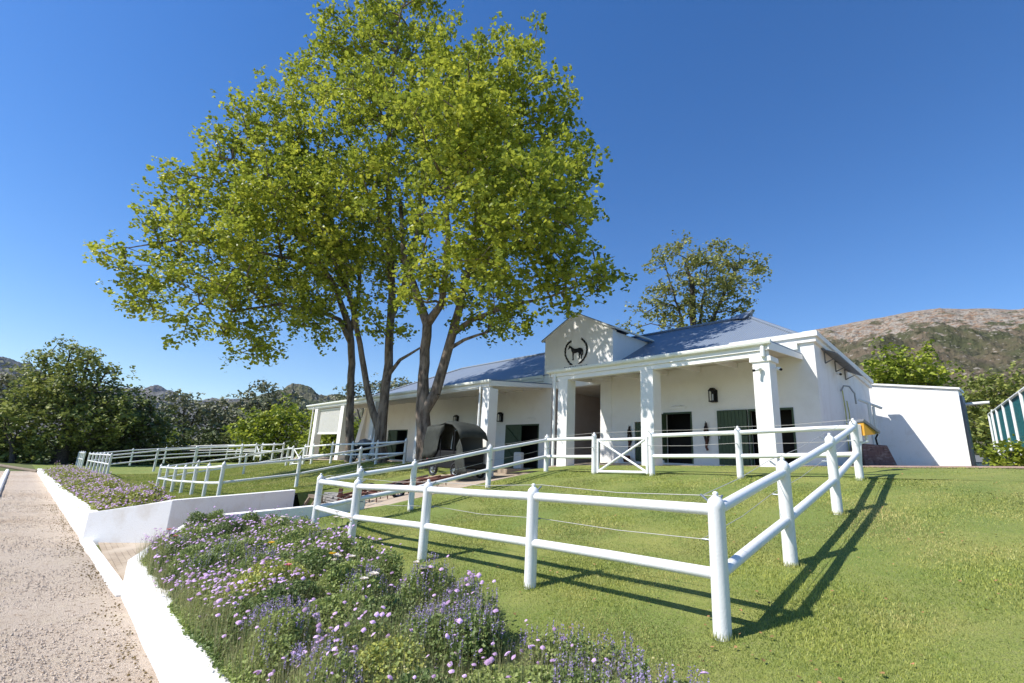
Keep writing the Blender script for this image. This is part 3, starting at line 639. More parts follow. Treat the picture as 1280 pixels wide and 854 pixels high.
# white annexe wall at the right, its low base and pipe
ax = empty('annexe_building', UV(-2, 11.5, 2.1), 'plain white annexe wall with sloping top, sunlit, at the right of the stable', 'building')
m = MB(); m.prism([UV(-3.48, 11.3)[:2], UV(0, 11.3)[:2], UV(0, 12.5)[:2], UV(-3.48, 12.5)[:2]], 1.4, [5.42, 5.93, 5.93, 5.42]); part('wall', m, M['low'], ax)
m = MB(); m.prism([UV(-3.55, 11.22)[:2], UV(0, 11.22)[:2], UV(0, 12.6)[:2], UV(-3.55, 12.6)[:2]], [5.42, 5.93, 5.93, 5.42], [5.5, 6.01, 6.01, 5.5]); part('coping', m, M['trim'], ax)
m = MB(); m.uvbox(-3.49, 0, 11.24, 11.299, 1.4, 2.5); part('plinth', m, M['low'], ax)
m = MB(); m.tube([UV(-3.4, 12.2, 4.9), UV(-4.3, 12.2, 4.95)], .06, 8); part('overflow_pipe', m, M['trim'], ax)
m = MB(); m.uvbox(-3.56, -3.49, 11.5, 12.3, 2.2, 5.2); part('side_reveal', m, M['grey'], ax)
m = MB(); q = [at(1213, 572, 20.4), at(1238, 572, 21)]; m.prism([(q[0][0], q[0][1]), (q[1][0], q[1][1]), (q[1][0]+.5, q[1][1]+.6), (q[0][0]+.5, q[0][1]+.6)], 2.0, 2.48); tag(m.build('low_wall', M['low']), 'low white wall between the annexe and the green mesh fence', 'wall')
m = MB()
for k in range(3): q = at(1215+k*1.5, 566, 22.5+k*.8); m.box((q[0]+.35, q[1], 2.2+.2*k+.3), (1.3, .8, .2), .3)
tag(m.build('dark_steps', M['grey']), 'dark grey steps in the gap beside the annexe', 'steps')
# lean-to pipe and brick planter
pl = empty('brick_planter', UV(-1.2, 9.5, 2), 'low dark brick planter at the foot of the side wall, stepped at its right end', 'planter')
q0 = at(1082, 580, 17.6); q1 = at(1120, 580, 17.8)
m = MB(); Pq = [(q0[0], q0[1]), (q1[0]+.15, q1[1]), (q1[0]+.55, q1[1]+1.0), (q0[0]+.2, q0[1]+1.2)]
vs = [(p[0], p[1], 1.9) for p in Pq] + [(q0[0], q0[1]+.05, 2.85), (q1[0]-.15, q1[1]+.1, 2.85), (q1[0]+.1, q1[1]+.9, 2.85), (q0[0]+.2, q0[1]+1.1, 2.85)]
m.hexa(vs); part('brickwork', m, M['brick'], pl, .03)
m = MB(); q = at(1098, 561, 18.6); m.tube([(q[0], q[1], 2.8), (q[0]-.05, q[1], 3.15), (q[0]+.05, q[1], 3.3)], .03, 6); part('twig', m, M['black'], pl)
m = MB(); q = at(1086, 505, 19.2); qb = at(1096, 578, 19.2); m.tube([(q[0], q[1], q[2]), (q[0]+.02, q[1], q[2]-2.3)], .06, 8); m.tube([(q[0]+.16, q[1], q[2]-.1), (q[0]+.18, q[1], q[2]-2.3)], .05, 8); m.tube([(q[0]-.4, q[1], q[2]+.15), (q[0]+.5, q[1], q[2]-.15)], .05, 6)
tag(m.build('drain_pipes', M['gut']), 'pair of vertical drain pipes at the far end of the side wall', 'pipe')
# electric fence energiser box with yellow roofed lid on the far corner post
mb_ = empty('meter_box', at(1091, 545, 11.9), 'yellow box with a sloping grey lid beside the far corner fence post', 'box')
c = at(1084, 538, 11.9)
m = MB(); m.add([(c[0]-.16, c[1]-.12, c[2]-.14), (c[0]+.10, c[1]-.12, c[2]-.10), (c[0]+.10, c[1]+.14, c[2]-.10), (c[0]-.16, c[1]+.14, c[2]-.14), (c[0]-.16, c[1]-.12, c[2]+.17), (c[0]+.10, c[1]-.12, c[2]-.03), (c[0]+.10, c[1]+.14, c[2]-.03), (c[0]-.16, c[1]+.14, c[2]+.17)], [(3, 2, 1, 0), (4, 5, 6, 7), (0, 1, 5, 4), (1, 2, 6, 5), (2, 3, 7, 6), (3, 0, 4, 7)]); part('body', m, M['yellow'], mb_)
m = MB(); m.add([(c[0]-.2, c[1]-.18, c[2]+.2), (c[0]+.17, c[1]-.18, c[2]-.08), (c[0]+.17, c[1]+.2, c[2]-.08), (c[0]-.2, c[1]+.2, c[2]+.2), (c[0]-.18, c[1]-.18, c[2]+.26), (c[0]+.18, c[1]-.18, c[2]-.03), (c[0]+.18, c[1]+.2, c[2]-.03), (c[0]-.18, c[1]+.2, c[2]+.26)], [(3, 2, 1, 0), (4, 5, 6, 7), (0, 1, 5, 4), (1, 2, 6, 5), (2, 3, 7, 6), (3, 0, 4, 7)]); part('lid', m, M['grey'], mb_)
m = MB(); m.box((c[0]-.27, c[1], c[2]-.08), (.18, .12, .42), 0); m.tube([(c[0]-.05, c[1], c[2]-.13), (c[0]-.03, c[1], c[2]-.26), (c[0]-.22, c[1], c[2]-.33), (c[0]-.28, c[1], c[2]-.9)], .04, 8); part('junction_box', m, M['fence'], mb_, .02)

# ------------------------------------------------------------------ post and rail fences
def unitpost(m, p, H, r=.085, n=14):
    x, y, z = p
    m.lathe([(r*1.02, -.3), (r, 0), (r*.97, H-.10), (r*1.0, H-.09), (r*.98, H-.05), (r*.82, H-.015), (r*.5, H+.012), (r*.3, H+.02), (r*.30, H+.03), (r*.36, H+.045), (r*.22, H+.062), (0, H+.066)], p, n)
def fence(label, pts, H=1.3, r=.085, rr=.058, wires=True, skip=(), lod=0, group='white post and rail paddock fences', wside=1, first=True, last=True, tops=(1.17, .56)):
    o = empty('rail_fence', pts[0], label, 'fence', group)
    n = 14 if lod == 0 else 6
    for i, p in enumerate(pts):
        if (i == 0 and not first) or (i == len(pts)-1 and not last): continue
        m = MB(); unitpost(m, p, H*rnd.uniform(.985, 1.01), r*rnd.uniform(.96, 1.03), n); m.build('post', M['fence'], o)
    for i in range(len(pts)-1):
        if i in skip: continue
        a, b = Vector(pts[i]), Vector(pts[i+1])
        for h in tops:
            m = MB(); dz = rnd.uniform(-.008, .008)
            m.tube([a+Vector((0, 0, h*H/1.3)), (a+b)/2+Vector((0, 0, h*H/1.3+dz)), b+Vector((0, 0, h*H/1.3))], rr, 12 if lod == 0 else 6, False); m.build('rail', M['fence'], o)
    if wires:
        d = (Vector(pts[-1])-Vector(pts[0])).normalized(); nn = Vector((-d.y, d.x, 0))*wside*.16
        for h in (1.31, .87):
            m = MB(); P = []
            for i in range(len(pts)):
                P.append(Vector(pts[i])+nn+Vector((0, 0, h+rnd.uniform(-.02, .02))))
                if i < len(pts)-1 and i not in skip: P.append((Vector(pts[i])+Vector(pts[i+1]))/2+nn+Vector((0, 0, h-.03)))
            m.tube(P, .0045, 4, False)
            m.build('wire', M['wire'], o)
        m = MB()
        for p in pts:
            for h in (1.31, .87): m.tube([Vector(p)+Vector((0, 0, h-.12 if h > 1 else h)), Vector(p)+nn+Vector((0, 0, h))], .012, 5)
        m.build('insulator', M['steel'], o)
    return o
def zz(p, dz=0):
    a, b = ab_of(p[0], p[1]); return (p[0], p[1], zN(a, b)+dz)
pA = {k: np.array(v) for k, v in dict(F1=(2.18, 5.17), R2=(3.78, 6.73), R3=(5.73, 8.63), R4=(7.99, 11.15), B5=(6.12, 12.90), B6=(4.42, 14.95), B7=(2.95, 16.55), B8=(1.50, 18.40), L9=(-.53, 15.9), L10=(-2.52, 13.75), L11=(-3.75, 12.95), F5=(-4.56, 12.41), F4=(-3.09, 10.57), F3=(-1.36, 8.94), F2=(.41, 7.1)).items()}
# x of every post is kept on its own sight line so that the spacing reads right
fence('white rail fence facing the near flower bed, with the big corner post nearest the camera', [zz(pA[k]) for k in ('F1', 'F2', 'F3', 'F4', 'F5')], wside=-1)
fence('white post and rail fence climbing the right side of the near paddock', [zz(pA[k]) for k in ('F1', 'R2', 'R3', 'R4')], first=False, wside=1)
fence('white rail fence along the back of the near paddock, with the gate', [zz(pA[k]) for k in ('R4', 'B5', 'B6', 'B7', 'B8')], first=False, skip=(2,), wside=1)
fence('white rail fence on the left of the near paddock beside the path', [zz(pA[k]) for k in ('F5', 'L11', 'L10', 'L9', 'B8')], first=False, last=False, wside=-1)
def gate(p0, p1, label, z0=.10, h=1.0, r=.045, th=.05):
    o = empty('paddock_gate', p0, label, 'gate', 'white paddock gates')
    a, b = Vector(p0), Vector(p1); d = (b-a); L = d.length; d.normalize(); a = a+d*.16; b = b-d*.16
    up = Vector((0, 0, 1))
    A0, A1, B0, B1 = a+up*z0, a+up*(z0+h), b+up*z0, b+up*(z0+h)
    m = MB(); m.tube([A0-up*r, A1+up*r], r, 8); m.tube([B0-up*r, B1+up*r], r, 8); m.tube([A0, B0], r, 8); m.tube([A1, B1], r, 8); m.build('frame', M['fence'], o)
    m = MB(); m.tube([A0, B1], r*.8, 8); m.tube([A1, B0], r*.8, 8); m.build('cross_brace', M['fence'], o)
    m = MB(); m.tube([A1+up*-.1, A1-d*.16+up*-.1], .015, 6); m.tube([A0+up*.1, A0-d*.16+up*.1], .015, 6); m.build('hinge', M['steel'], o)
gate(zz(pA['B7']), zz(pA['B6']), 'white cross-braced gate in the back fence of the near paddock', .08, 1.02)
# far paddocks
def posZ(px, py, Y):
    p = at(px, py, Y); return p
def onray(px, Y, py=600):
    p = at(px, py, Y); a, b = ab_of(p[0], p[1]); return (p[0], p[1], zB(a, b))
def L2(p, q, n): return [tuple(np.array(p)+(np.array(q)-np.array(p))*i/(n-1)) for i in range(n)]
b1 = AB(19.1, 0); frontB = [(AB(19.1+2.25*i, 0)[0], AB(19.1+2.25*i, 0)[1], zB(19.1+2.25*i, 0)) for i in range(7)]
fence('white fence of seven posts at the front of the second paddock, above the driveway wall', frontB, wires=False, lod=1)
rB = [frontB[0]] + [(lambda q: (q[0], q[1], zB(19.1+k*.75, b)))(AB(19.1+k*.75, b)) for k, b in ((1, 3.17), (1.7, 6.33), (2.0, 9.07))]
fence('white fence running back from the driveway wall to the plane trees', rB, wires=False, lod=1, first=False)
endp = rB[-1]
def bk(px, Y, py=565): return onray(px, Y, py)
backB = [endp, bk(471, 27.8), bk(440, 29.5), bk(415, 31.2), bk(391, 32.9), bk(381, 33.7), bk(366, 34.8), bk(360, 35.3)]
fence('white fence along the back of the second paddock in front of the tree trunks', backB, wires=False, lod=1, first=False, skip=(5,))
gate(backB[5], backB[6], 'white cross-braced gate at the far end of the second paddock', .1, 1.0)
lB = [frontB[-1], bk(251, 32.5), bk(309, 33.6), backB[-1]]
fence('white fence on the far side of the second paddock', lB, wires=False, lod=1, first=False, last=False)
def proj_z(px, py, Y): return tuple(at(px, py, Y))
cF = [proj_z(134.1+(108.4-134.1)*t, 591.2+(583.5-591.2)*t, 34.5+(47-34.5)*(t**1.35)) for t in np.linspace(0, 1, 7)]
fence('white fence of close-looking posts at the front of the third paddock', cF, wires=False, lod=1)
dF = [proj_z(102.3+(85.2-102.3)*t, 582.0+(574.6-582)*t, 49+(78-49)*(t**1.4)) for t in np.linspace(0, 1, 9)]
fence('most distant white front fence, nearest the dark trees', dF, wires=False, lod=1)
cR = [cF[0]] + [proj_z(px, py, Y) for px, py, Y in ((193, 584, 36.5), (242, 580, 38), (300, 576.5, 40), (352, 573, 42.5))]
fence('white fence on the near side of the third paddock', cR, wires=False, lod=1, first=False)
cB = [cR[-1]] + [proj_z(px, py, Y) for px, py, Y in ((340, 572.2, 45), (326, 571.5, 47.5), (318, 571.3, 49), (300, 571, 52), (283, 570.8, 56))]
fence('white fence along the back of the third paddock', cB, wires=False, lod=1, first=False, skip=(2,))
gate(cB[2], cB[3], 'small distant white cross-braced gate behind the third paddock', .1, 1.0)
dR = [cF[-1]] + [proj_z(px, py, Y) for px, py, Y in ((163, 578, 49), (205, 575.5, 51), (245, 573, 53.5))] + [cB[-1]]
fence('white fence between the third and fourth paddocks', dR, wires=False, lod=1, first=False, last=False)
eR = [dF[-1]] + [proj_z(px, py, Y) for px, py, Y in ((116, 572, 76), (150, 570.5, 74), (187, 569, 72), (225, 568.5, 70), (262, 568, 68), (295, 567.5, 66), (330, 567, 64), (352, 567, 62))]
fence('farthest white fence closing the row of paddocks', eR, wires=False, lod=1, first=False)

# ------------------------------------------------------------------ green mesh fence at right
gf = empty('mesh_fence', at(1236, 575, 30), 'tall teal shade-mesh fence with white posts at the right edge', 'fence')
top0 = at(1236, 518, 29); top1 = at(1283, 484, 16.5); top2 = top1 + (top1-top0)*.18
bz0, bz1 = 2.35, 2.15
Ts = [0, .12, .3, .5, .7, .9, 1.0, 1.18]
def mp_(t): return top0 + (top1-top0)*t
m = MB(); m.tube([mp_(0), mp_(1.18)], .055, 8); m.build('top_rail', M['fence'], gf)
for t in Ts:
    p = mp_(t); m = MB(); m.tube([(p[0], p[1], p[2]), (p[0], p[1], 1.9)], .06, 8); m.build('post', M['fence'], gf)
m = MB(); p, q = mp_(0), mp_(1.18); off = np.array([.07, .03, 0]); m.add([tuple(np.array([p[0], p[1], 2.1])+off), tuple(np.array([q[0], q[1], 2.0])+off), tuple(q+off), tuple(p+off), tuple(np.array([p[0], p[1], 2.1])+off*1.4), tuple(np.array([q[0], q[1], 2.0])+off*1.4), tuple(q+off*1.4), tuple(p+off*1.4)], [(0, 1, 2, 3), (7, 6, 5, 4), (0, 3, 7, 4), (1, 5, 6, 2), (3, 2, 6, 7), (0, 4, 5, 1)]); m.build('shade_mesh', M['teal'], gf)
m = MB()
g0 = at(1243, 517, 27); m.tube([(g0[0]-.1, g0[1], 2.2), (g0[0]-.1, g0[1], g0[2]+.2), (g0[0]+.9, g0[1]-.2, g0[2]+.2), (g0[0]+.9, g0[1]-.2, 2.2)], .05, 6); m.build('gate_frame', M['fence'], gf)

# ------------------------------------------------------------------ things on the path
def wheel(par, c, r, w_, d, tyre=M['rubber']):
    """d: unit axle direction"""
    o = bpy.data.objects.new('wheel', None); C.objects.link(o); o.parent = par; o.location = Vector(c)-world_loc(par)
    d = Vector(d).normalized(); up = Vector((0, 0, 1)); f = d.cross(up)
    def ring(mb, rad, tr, n=22):
        P = [Vector(c)+(f*math.cos(2*math.pi*k/n)+up*math.sin(2*math.pi*k/n))*rad for k in range(n+1)]
        mb.tube(P, tr, 6, False)
    m = MB(); ring(m, r-w_/2, w_/2); m.build('tyre', tyre, o)
    m = MB(); ring(m, r*.62, .022); m.tube([Vector(c)-d*.07, Vector(c)+d*.07], .06, 10)
    for k in range(8):
        a = math.pi*k/4; m.tube([Vector(c), Vector(c)+(f*math.cos(a)+up*math.sin(a))*r*.65], .014, 5)
    m.build('rim', M['steel'], o); return o
# carriage under canvas hood, parked along the veranda
cg = empty('covered_carriage', UV(12.7, -2.75, .75), 'black carriage under a grey-green canvas hood parked between tree and pillar', 'carriage')
u0, u1, v0, v1 = 10.7, 13.75, -3.5, -2.1; zg = .80
m = MB(); m.uvbox(u0+.1, u1-.05, v0+.1, v1-.1, zg+.45, zg+.62); m.uvbox(u0+.35, u1-.05, v0+.0, v1-.05, zg+.38, zg+1.12); part('body', m, M['black'], cg, .04)
m = MB(); m.uvbox(u1-.9, u1-.1, v0+.05, v1-.05, zg+1.12, zg+1.22); part('seat', m, M['leather'], cg, .04)
hs = []
for (u, zt) in ((u1+.12, .6), (u1+.08, 1.22), (u1-.0, 1.85), (u1-.2, 2.16), (u1-1.0, 2.2), (u1-1.5, 2.3), (u1-2.1, 2.22), (u1-2.55, 1.95), (u1-2.75, 1.6)):
    row = []
    for k in range(9):
        t = k/8; v = v0-.06+(v1-v0+.12)*t; arch = math.sin(math.pi*t)**.4*.12 if 0 < k < 8 else 0
        row.append(UV(u + rnd.uniform(-.02, .02), v, zg+zt+arch))
    hs.append(row)
m = MB(); m.sheet(hs); o = part('hood', m, M['canvas'], cg); sm = o.modifiers.new('thick', 'SOLIDIFY'); sm.thickness = .03
# side curtain: rear half closed, folded back diagonal, front open
m = MB(); Q = []
top = [(u1+.10, 1.2), (u1-.0, 1.85), (u1-.2, 2.16), (u1-.75, 2.19), (u1-1.25, 2.22), (u1-1.6, 2.24)]; bot = [(u1+.10, .8), (u1-.1, .8), (u1-.35, .75), (u1-.75, .8), (u1-1.0, 1.05), (u1-1.3, 1.8)]
for s in range(7):
    f = s/6; Q.append([UV(a[0]*(1-f)+b[0]*f, v0-.07+.05*math.sin(i*2.2+s), zg+a[1]*(1-f)+b[1]*f) for i, (a, b) in enumerate(zip(top, bot))])
m.sheet(Q); o = part('side_curtain', m, M['canvas'], cg); sm = o.modifiers.new('thick', 'SOLIDIFY'); sm.thickness = .02
m = MB(); Q = []
for (ut, zt, ub, zb) in ((u1-2.5, 1.3, u1-2.5, .2), (u1-2.7, 1.62, u1-2.75, .18), (u1-2.9, 1.3, u1-3.1, .2), (u1-3.05, .9, u1-3.35, .22)):
    Q.append([UV(ut*(1-f)+ub*f, v0-.05+.03*math.sin(f*9), zg+zt*(1-f)+zb*f) for f in np.linspace(0, 1, 8)])
m.sheet(Q); o = part('front_curtain', m, M['canvas'], cg); sm = o.modifiers.new('thick', 'SOLIDIFY'); sm.thickness = .02
m = MB(); m.add([UV(u0+.4, v1-.02, zg+.5), UV(u1-.1, v1-.02, zg+.5), UV(u1-.2, v1-.02, zg+2.1), UV(u0+.6, v1-.02, zg+1.95)], [(0, 1, 2, 3)]); o = part('lining', m, M['canvasin'], cg); sm = o.modifiers.new('thick', 'SOLIDIFY'); sm.thickness = .02
for u in (u1-1.25, u1-2.3):
    m = MB(); m.tube([UV(u, v0, zg+.6), UV(u+.05, v0, zg+2.15)], .03, 6); part('hood_post', m, M['black'], cg)
for (u, v) in ((u1-.75, v0+.02), (u1-.75, v1-.02), (u0+.6, v0+.02), (u0+.6, v1-.02)): wheel(cg, UV(u, v, zg+.33), .34, .13, (VB[0], VB[1], 0))
m = MB(); p = UV(u1-.25, v0+.02, zg+.85); m.uvbox(u1-.32, u1-.2, v0-.03, v0+.06, zg+.72, zg+1.0); part('tail_light', m, M['red'], cg)
m = MB(); m.uvbox(u1-.9, u1-.45, v0+.08, v0+.11, zg+.8, zg+.95); part('number_plate', m, M['grey'], cg)
# red harrow with grey slabs beside the path
hr = empty('harrow', AB(14.8, 4.2, zD(14.8, 4.2)), 'rusty red harrow frame with wheels lying beside the path', 'farm implement')
def HP(da, db, dz): return AB(14.0+da, 4.7+db*.85, zD(14.0+da, 4.7+db*.85)+dz*.75)
m = MB()
for db in (-1.5, -.5, .5, 1.5): m.tube([HP(-.9, db, .42), HP(.9, db, .42)], .04, 6)
for da in (-.9, 0, .9): m.tube([HP(da, -2.2, .45), HP(da, 2.4, .45)], .045, 6)
m.tube([HP(0, -2.2, .45), HP(0, -3.2, .3)], .04, 6); part('frame', m, M['rust'], hr)
for i in range(9):
    for da in (-.8, -.3, .3, .8): m = MB(); m.tube([HP(da, -2+i*.5, .45), HP(da+.08, -1.9+i*.5, .2), HP(da-.02, -1.95+i*.5, .02)], .02, 5); part('tine', m, M['rust'], hr)
m = MB(); m.box(HP(-.1, -1.9, .65), (.14, .14, .55)); m.box(HP(.5, -2.3, .45), (.12, .12, .6)); part('upright', m, M['rust'], hr)
wheel(hr, HP(-1.0, -.6, .28), .28, .09, (U2[0], U2[1], 0)); wheel(hr, HP(1.0, -.6, .28), .28, .09, (U2[0], U2[1], 0))
st = MB(); stack = empty('paver_stack', AB(15.3, 3.1, zD(15.3, 3.1)), 'heap of pale grey paving slabs beside the rusty harrow', 'paving slabs')
for i in range(4):
    for j in range(3):
        m = MB(); p = AB(15.1+j*.45+.1*(i % 2), 3.0+.05*i, 0); z = zD(15.1, 3.0); m.box((p[0], p[1], z+.05+.085*i), (.42, .42, .06), .75+rnd.uniform(-.2, .2)); part('slab', m, M['slate'], stack)
# timber trestle at the wall end
tr = empty('timber_trestle', AB(15.5, 2.2, zD(15.5, 2.2)), 'small weathered wooden trestle at the end of the far driveway wall', 'trestle')
zb = zD(15.0, 2.1)-.02
def TP(da, db, dz): return AB(15.1+da, 2.1+db, zb+dz)
m = MB(); q = [TP(-.45, -.1, .46), TP(.4, -.1, .46), TP(.4, .1, .46), TP(-.45, .1, .46)]; m.prism([p[:2] for p in q], zb+.45, zb+.56); part('beam', m, M['wood'], tr, .01)
for da in (-.32, .3):
    for s in (-1, 1):
        m = MB(); a = Vector(TP(da, s*.06, .47)); b = Vector(TP(da, s*.34, 0)); w_ = Vector((U2[0], U2[1], 0))*.045; t = Vector((V2[0], V2[1], 0))*.05
        m.hexa([b-w_-t, b+w_-t, b+w_+t, b-w_+t, a-w_-t, a+w_-t, a+w_+t, a-w_+t]); part('leg', m, M['wood'], tr)
# hand cart in the shade by the far trunks
ct = empty('hand_cart', bk(455, 31.5), 'dark two-wheeled hand cart in the shade behind the second paddock fence', 'cart')
c0 = Vector(bk(455, 31.5)); ax_ = Vector((UB[0], UB[1], 0)); ay_ = Vector((VB[0], VB[1], 0)); up = Vector((0, 0, 1))
m = MB(); B = [c0+ax_*sx*.8+ay_*sy*.42+up*.45 for sx, sy in ((-1, -1), (1, -1), (1, 1), (-1, 1))]; T = [c0+ax_*sx*1.0+ay_*sy*.55+up*.95 for sx, sy in ((-1, -1), (1, -1), (1, 1), (-1, 1))]; m.hexa(B+T); m.build('tub', M['black'], ct)
m = MB(); m.tube([c0+ax_*.9+up*.9+ay_*.4, c0+ax_*1.7+up*1.15+ay_*.4, c0+ax_*1.7+up*1.15-ay_*.4, c0+ax_*.9+up*.9-ay_*.4], .03, 6); m.build('handle', M['black'], ct)
m = MB(); m.lathe([(0, 0), (.45, .0), (.5, .15), (.35, .4), (0, .5)], c0+up*.93, 10); m.build('load', M['grey'], ct)
for s in (-1, 1): wheel(ct, c0+ay_*s*.6+up*.34, .34, .08, ay_)
# two saddle blanket racks
m = MB(); p = Vector(bk(467, 31)); m.tube([p, p+up*1.35], .04, 6); m.lathe([(.32, .35), (.26, .8), (.16, 1.3), (.05, 1.85), (0, 1.9)], p, 10); tag(m.build('blanket_stand', M['fence']), 'pale grey horse blanket draped over a stand beside the middle trunk', 'blanket')

# ------------------------------------------------------------------ trees
def quat_frames(n, upbias=.4):
    nrm = rng.normal(size=(n, 3)); nrm /= np.linalg.norm(nrm, axis=1)[:, None]; nrm[:, 2] = np.abs(nrm[:, 2]); nrm[:, 2] += upbias; nrm /= np.linalg.norm(nrm, axis=1)[:, None]
    t = rng.normal(size=(n, 3)); t -= nrm*(t*nrm).sum(1)[:, None]; t /= np.linalg.norm(t, axis=1)[:, None]
    return nrm, t, np.cross(nrm, t)
LEAF = np.array([(0, 0, 0), (-.5, .35, .10), (-.36, .82, .05), (0, 1.1, -.06), (.36, .82, .05), (.5, .35, .10)])
def leaves(name, P, size, mt, parent=None, tone=None, upbias=.4, shape=LEAF, loc=None):
    n = len(P); nr, t, b = quat_frames(n, upbias); s = size*rng.uniform(.65, 1.25, n)
    V = (P[:, None, :] + (b[:, None, :]*shape[None, :, 0, None] + t[:, None, :]*(shape[None, :, 1, None]-.5) + nr[:, None, :]*shape[None, :, 2, None])*s[:, None, None]).reshape(-1, 3)
    k = len(shape)
    if k == 6: f = np.array([[0, 1, 2, 3], [0, 3, 4, 5]])
    else: f = np.array([[0, 1, 2, 3]])
    Fq = (np.arange(n)[:, None, None]*k + f[None]).reshape(-1, f.shape[1])
    if tone is None: tone = rng.uniform(0, 1, n)
    return npmesh(name, V, Fq, mt, parent, False, np.repeat(tone, k), loc)
QUAD = np.array([(-.3, 0, 0), (.3, .1, .08), (.25, 1, 0), (-.3, .9, .1)])
def sample_blobs(blobs, n, shell=.5):
    w_ = np.array([b[1]**2.4 for b in blobs]); w_ /= w_.sum(); idx = rng.choice(len(blobs), n, p=w_)
    d = rng.normal(size=(n, 3)); d /= np.linalg.norm(d, axis=1)[:, None]; r = rng.uniform(0, 1, n)**shell; r = np.where((rng.uniform(size=n) < .10) & (shell < .56), rng.uniform(1.0, 1.22, n), r)
    c = np.array([b[0] for b in blobs]); R_ = np.array([b[1] for b in blobs])
    sq = np.array([b[2] if len(b) > 2 else 1 for b in blobs])
    q = d*(R_[idx]*r)[:, None]; q[:, 2] *= sq[idx]; return c[idx]+q
def limb_mesh(nodes, parent_i, rad, mt, par, n=6):
    """tubes for chains: build each segment as a tapered n-gon"""
    Vs = []; Fs = []; c = 0
    for i, p in enumerate(parent_i):
        if p < 0: continue
        a, b = nodes[p], nodes[i]; d = b-a; L = np.linalg.norm(d)
        if L < 1e-4: continue
        d /= L; ref = np.array([0, 0, 1.]) if abs(d[2]) < .9 else np.array([1., 0, 0]); x = np.cross(d, ref); x /= np.linalg.norm(x); y = np.cross(d, x)
        ra, rb = min(rad[p], rad[i]*1.35), rad[i]; k = n if rb > .05 else 3
        ang = np.arange(n)*2*math.pi/n
        ring = np.cos(ang)[:, None]*x + np.sin(ang)[:, None]*y
        Vs.append(a - d*min(.02, L*.1) + ring*ra); Vs.append(b + ring*rb)
        j = np.arange(n); Fs.append(np.stack([c+j, c+(j+1) % n, c+n+(j+1) % n, c+n+j], 1)); c += 2*n
    return npmesh('trunk' if par is not None else 'tree', np.concatenate(Vs), np.concatenate(Fs), mt, par, True)
def tree(name, base, trunks, blobs, nclump, per, csize, lsize, leafm, barkm, label, cat='tree', group=None, shape=LEAF, shell=.5, rtip=.018, up=.4, bias=.25, tone_sh=0, sq=.75):
    """trunks: list of polylines [(x,y,z,r),...] ; the first starts at the base"""
    root = empty(name, base, label, cat, group)
    nodes = []; par = []; fixr = []
    for pl in trunks:
        prev = -1
        p0 = np.array(pl[0][:3])
        if nodes:
            d = np.linalg.norm(np.array(nodes)-p0, axis=1); prev = int(np.argmin(d)) if d.min() < 1.2 else -1
        if prev < 0: nodes.append(p0); par.append(-1); fixr.append(pl[0][3]); prev = len(nodes)-1
        for a, b in zip(pl[:-1], pl[1:]):
            a_, b_ = np.array(a[:3]), np.array(b[:3]); L = np.linalg.norm(b_-a_); k = max(1, int(L/.7))
            for j in range(1, k+1):
                t = j/k; wob = rng.normal(size=3)*.04*min(1, L/4)
                nodes.append(a_*(1-t)+b_*t+wob*(0 if j == k else 1)); par.append(prev); fixr.append(a[3]*(1-t)+b[3]*t); prev = len(nodes)-1
    ntr = len(nodes)
    cl = sample_blobs(blobs, nclump*3, shell)
    keep = []
    mind = csize*.75
    for p in cl:
        if len(keep) >= nclump: break
        if not keep or np.min(np.linalg.norm(np.array(keep)-p, axis=1)) > mind: keep.append(p)
    cl = np.array(keep)
    N = np.array(nodes); d0 = np.array([np.min(np.linalg.norm(N-p, axis=1)) for p in cl]); cl = cl[np.argsort(d0)]
    NN = list(N); path = [0.0]*len(NN)
    tr0 = N.mean(0)
    ends = []
    for p in cl:
        A = np.array(NN); dv = p-A; dist = np.linalg.norm(dv, axis=1)
        cost = dist*(1+.5*(dv[:, 2] < -.3*dist)) + bias*np.array(path)
        j = int(np.argmin(cost)); L = dist[j]; k = max(2, int(L/.8)); q0 = NN[j]; prev = j
        mid = (q0+p)/2 + rng.normal(size=3)*.10*L + np.array([0, 0, .10*L])
        for s in range(1, k+1):
            t = s/k; q = q0*(1-t)**2 + mid*2*t*(1-t) + p*t*t
            NN.append(q); par.append(prev); path.append(path[j]+L*t); fixr.append(0); prev = len(NN)-1
        ends.append(prev)
    cnt = np.zeros(len(NN))
    for e in ends: cnt[e] += 1
    for i in range(len(NN)-1, ntr-1, -1): cnt[par[i]] += cnt[i]
    rad = [fixr[i] if i < ntr else rtip*max(1, cnt[i])**.52 for i in range(len(NN))]
    for i in range(ntr, len(NN)): rad[i] = min(rad[i], rad[par[i]]*.9) if par[i] >= 0 else rad[i]
    limb_mesh(np.array(NN), par, rad, barkm, root, 8 if lsize < .3 else 6)
    # leaves
    m_ = len(cl); k_ = 7; ns = max(2, int(round(per/k_))); sc_ = np.repeat(cl, ns, 0); r_ = rng.normal(size=(len(sc_), 3))*csize*.46; r_[:, 2] *= sq
    sc_ = sc_ + r_; pts = np.repeat(sc_, k_, 0) + rng.normal(size=(len(sc_)*k_, 3))*lsize*.62
    tone = np.clip(rng.normal(.45, .15, len(pts)) + np.repeat(rng.normal(0, .12, m_), ns*k_) + np.repeat(rng.normal(0, .17, m_*ns), k_) + tone_sh, 0, 1)
    leaves('crown', pts, lsize, leafm, root, tone, up, shape)
    return root
def blobpx(px, py, rpx, Y, sq=1):
    r = ray(px, py); t = Y/r[1]; return (EYE+r*t, rpx/F*t, sq)
def tp(px, py, Y, r): p = at(px, py, Y); return (p[0], p[1], p[2], r)
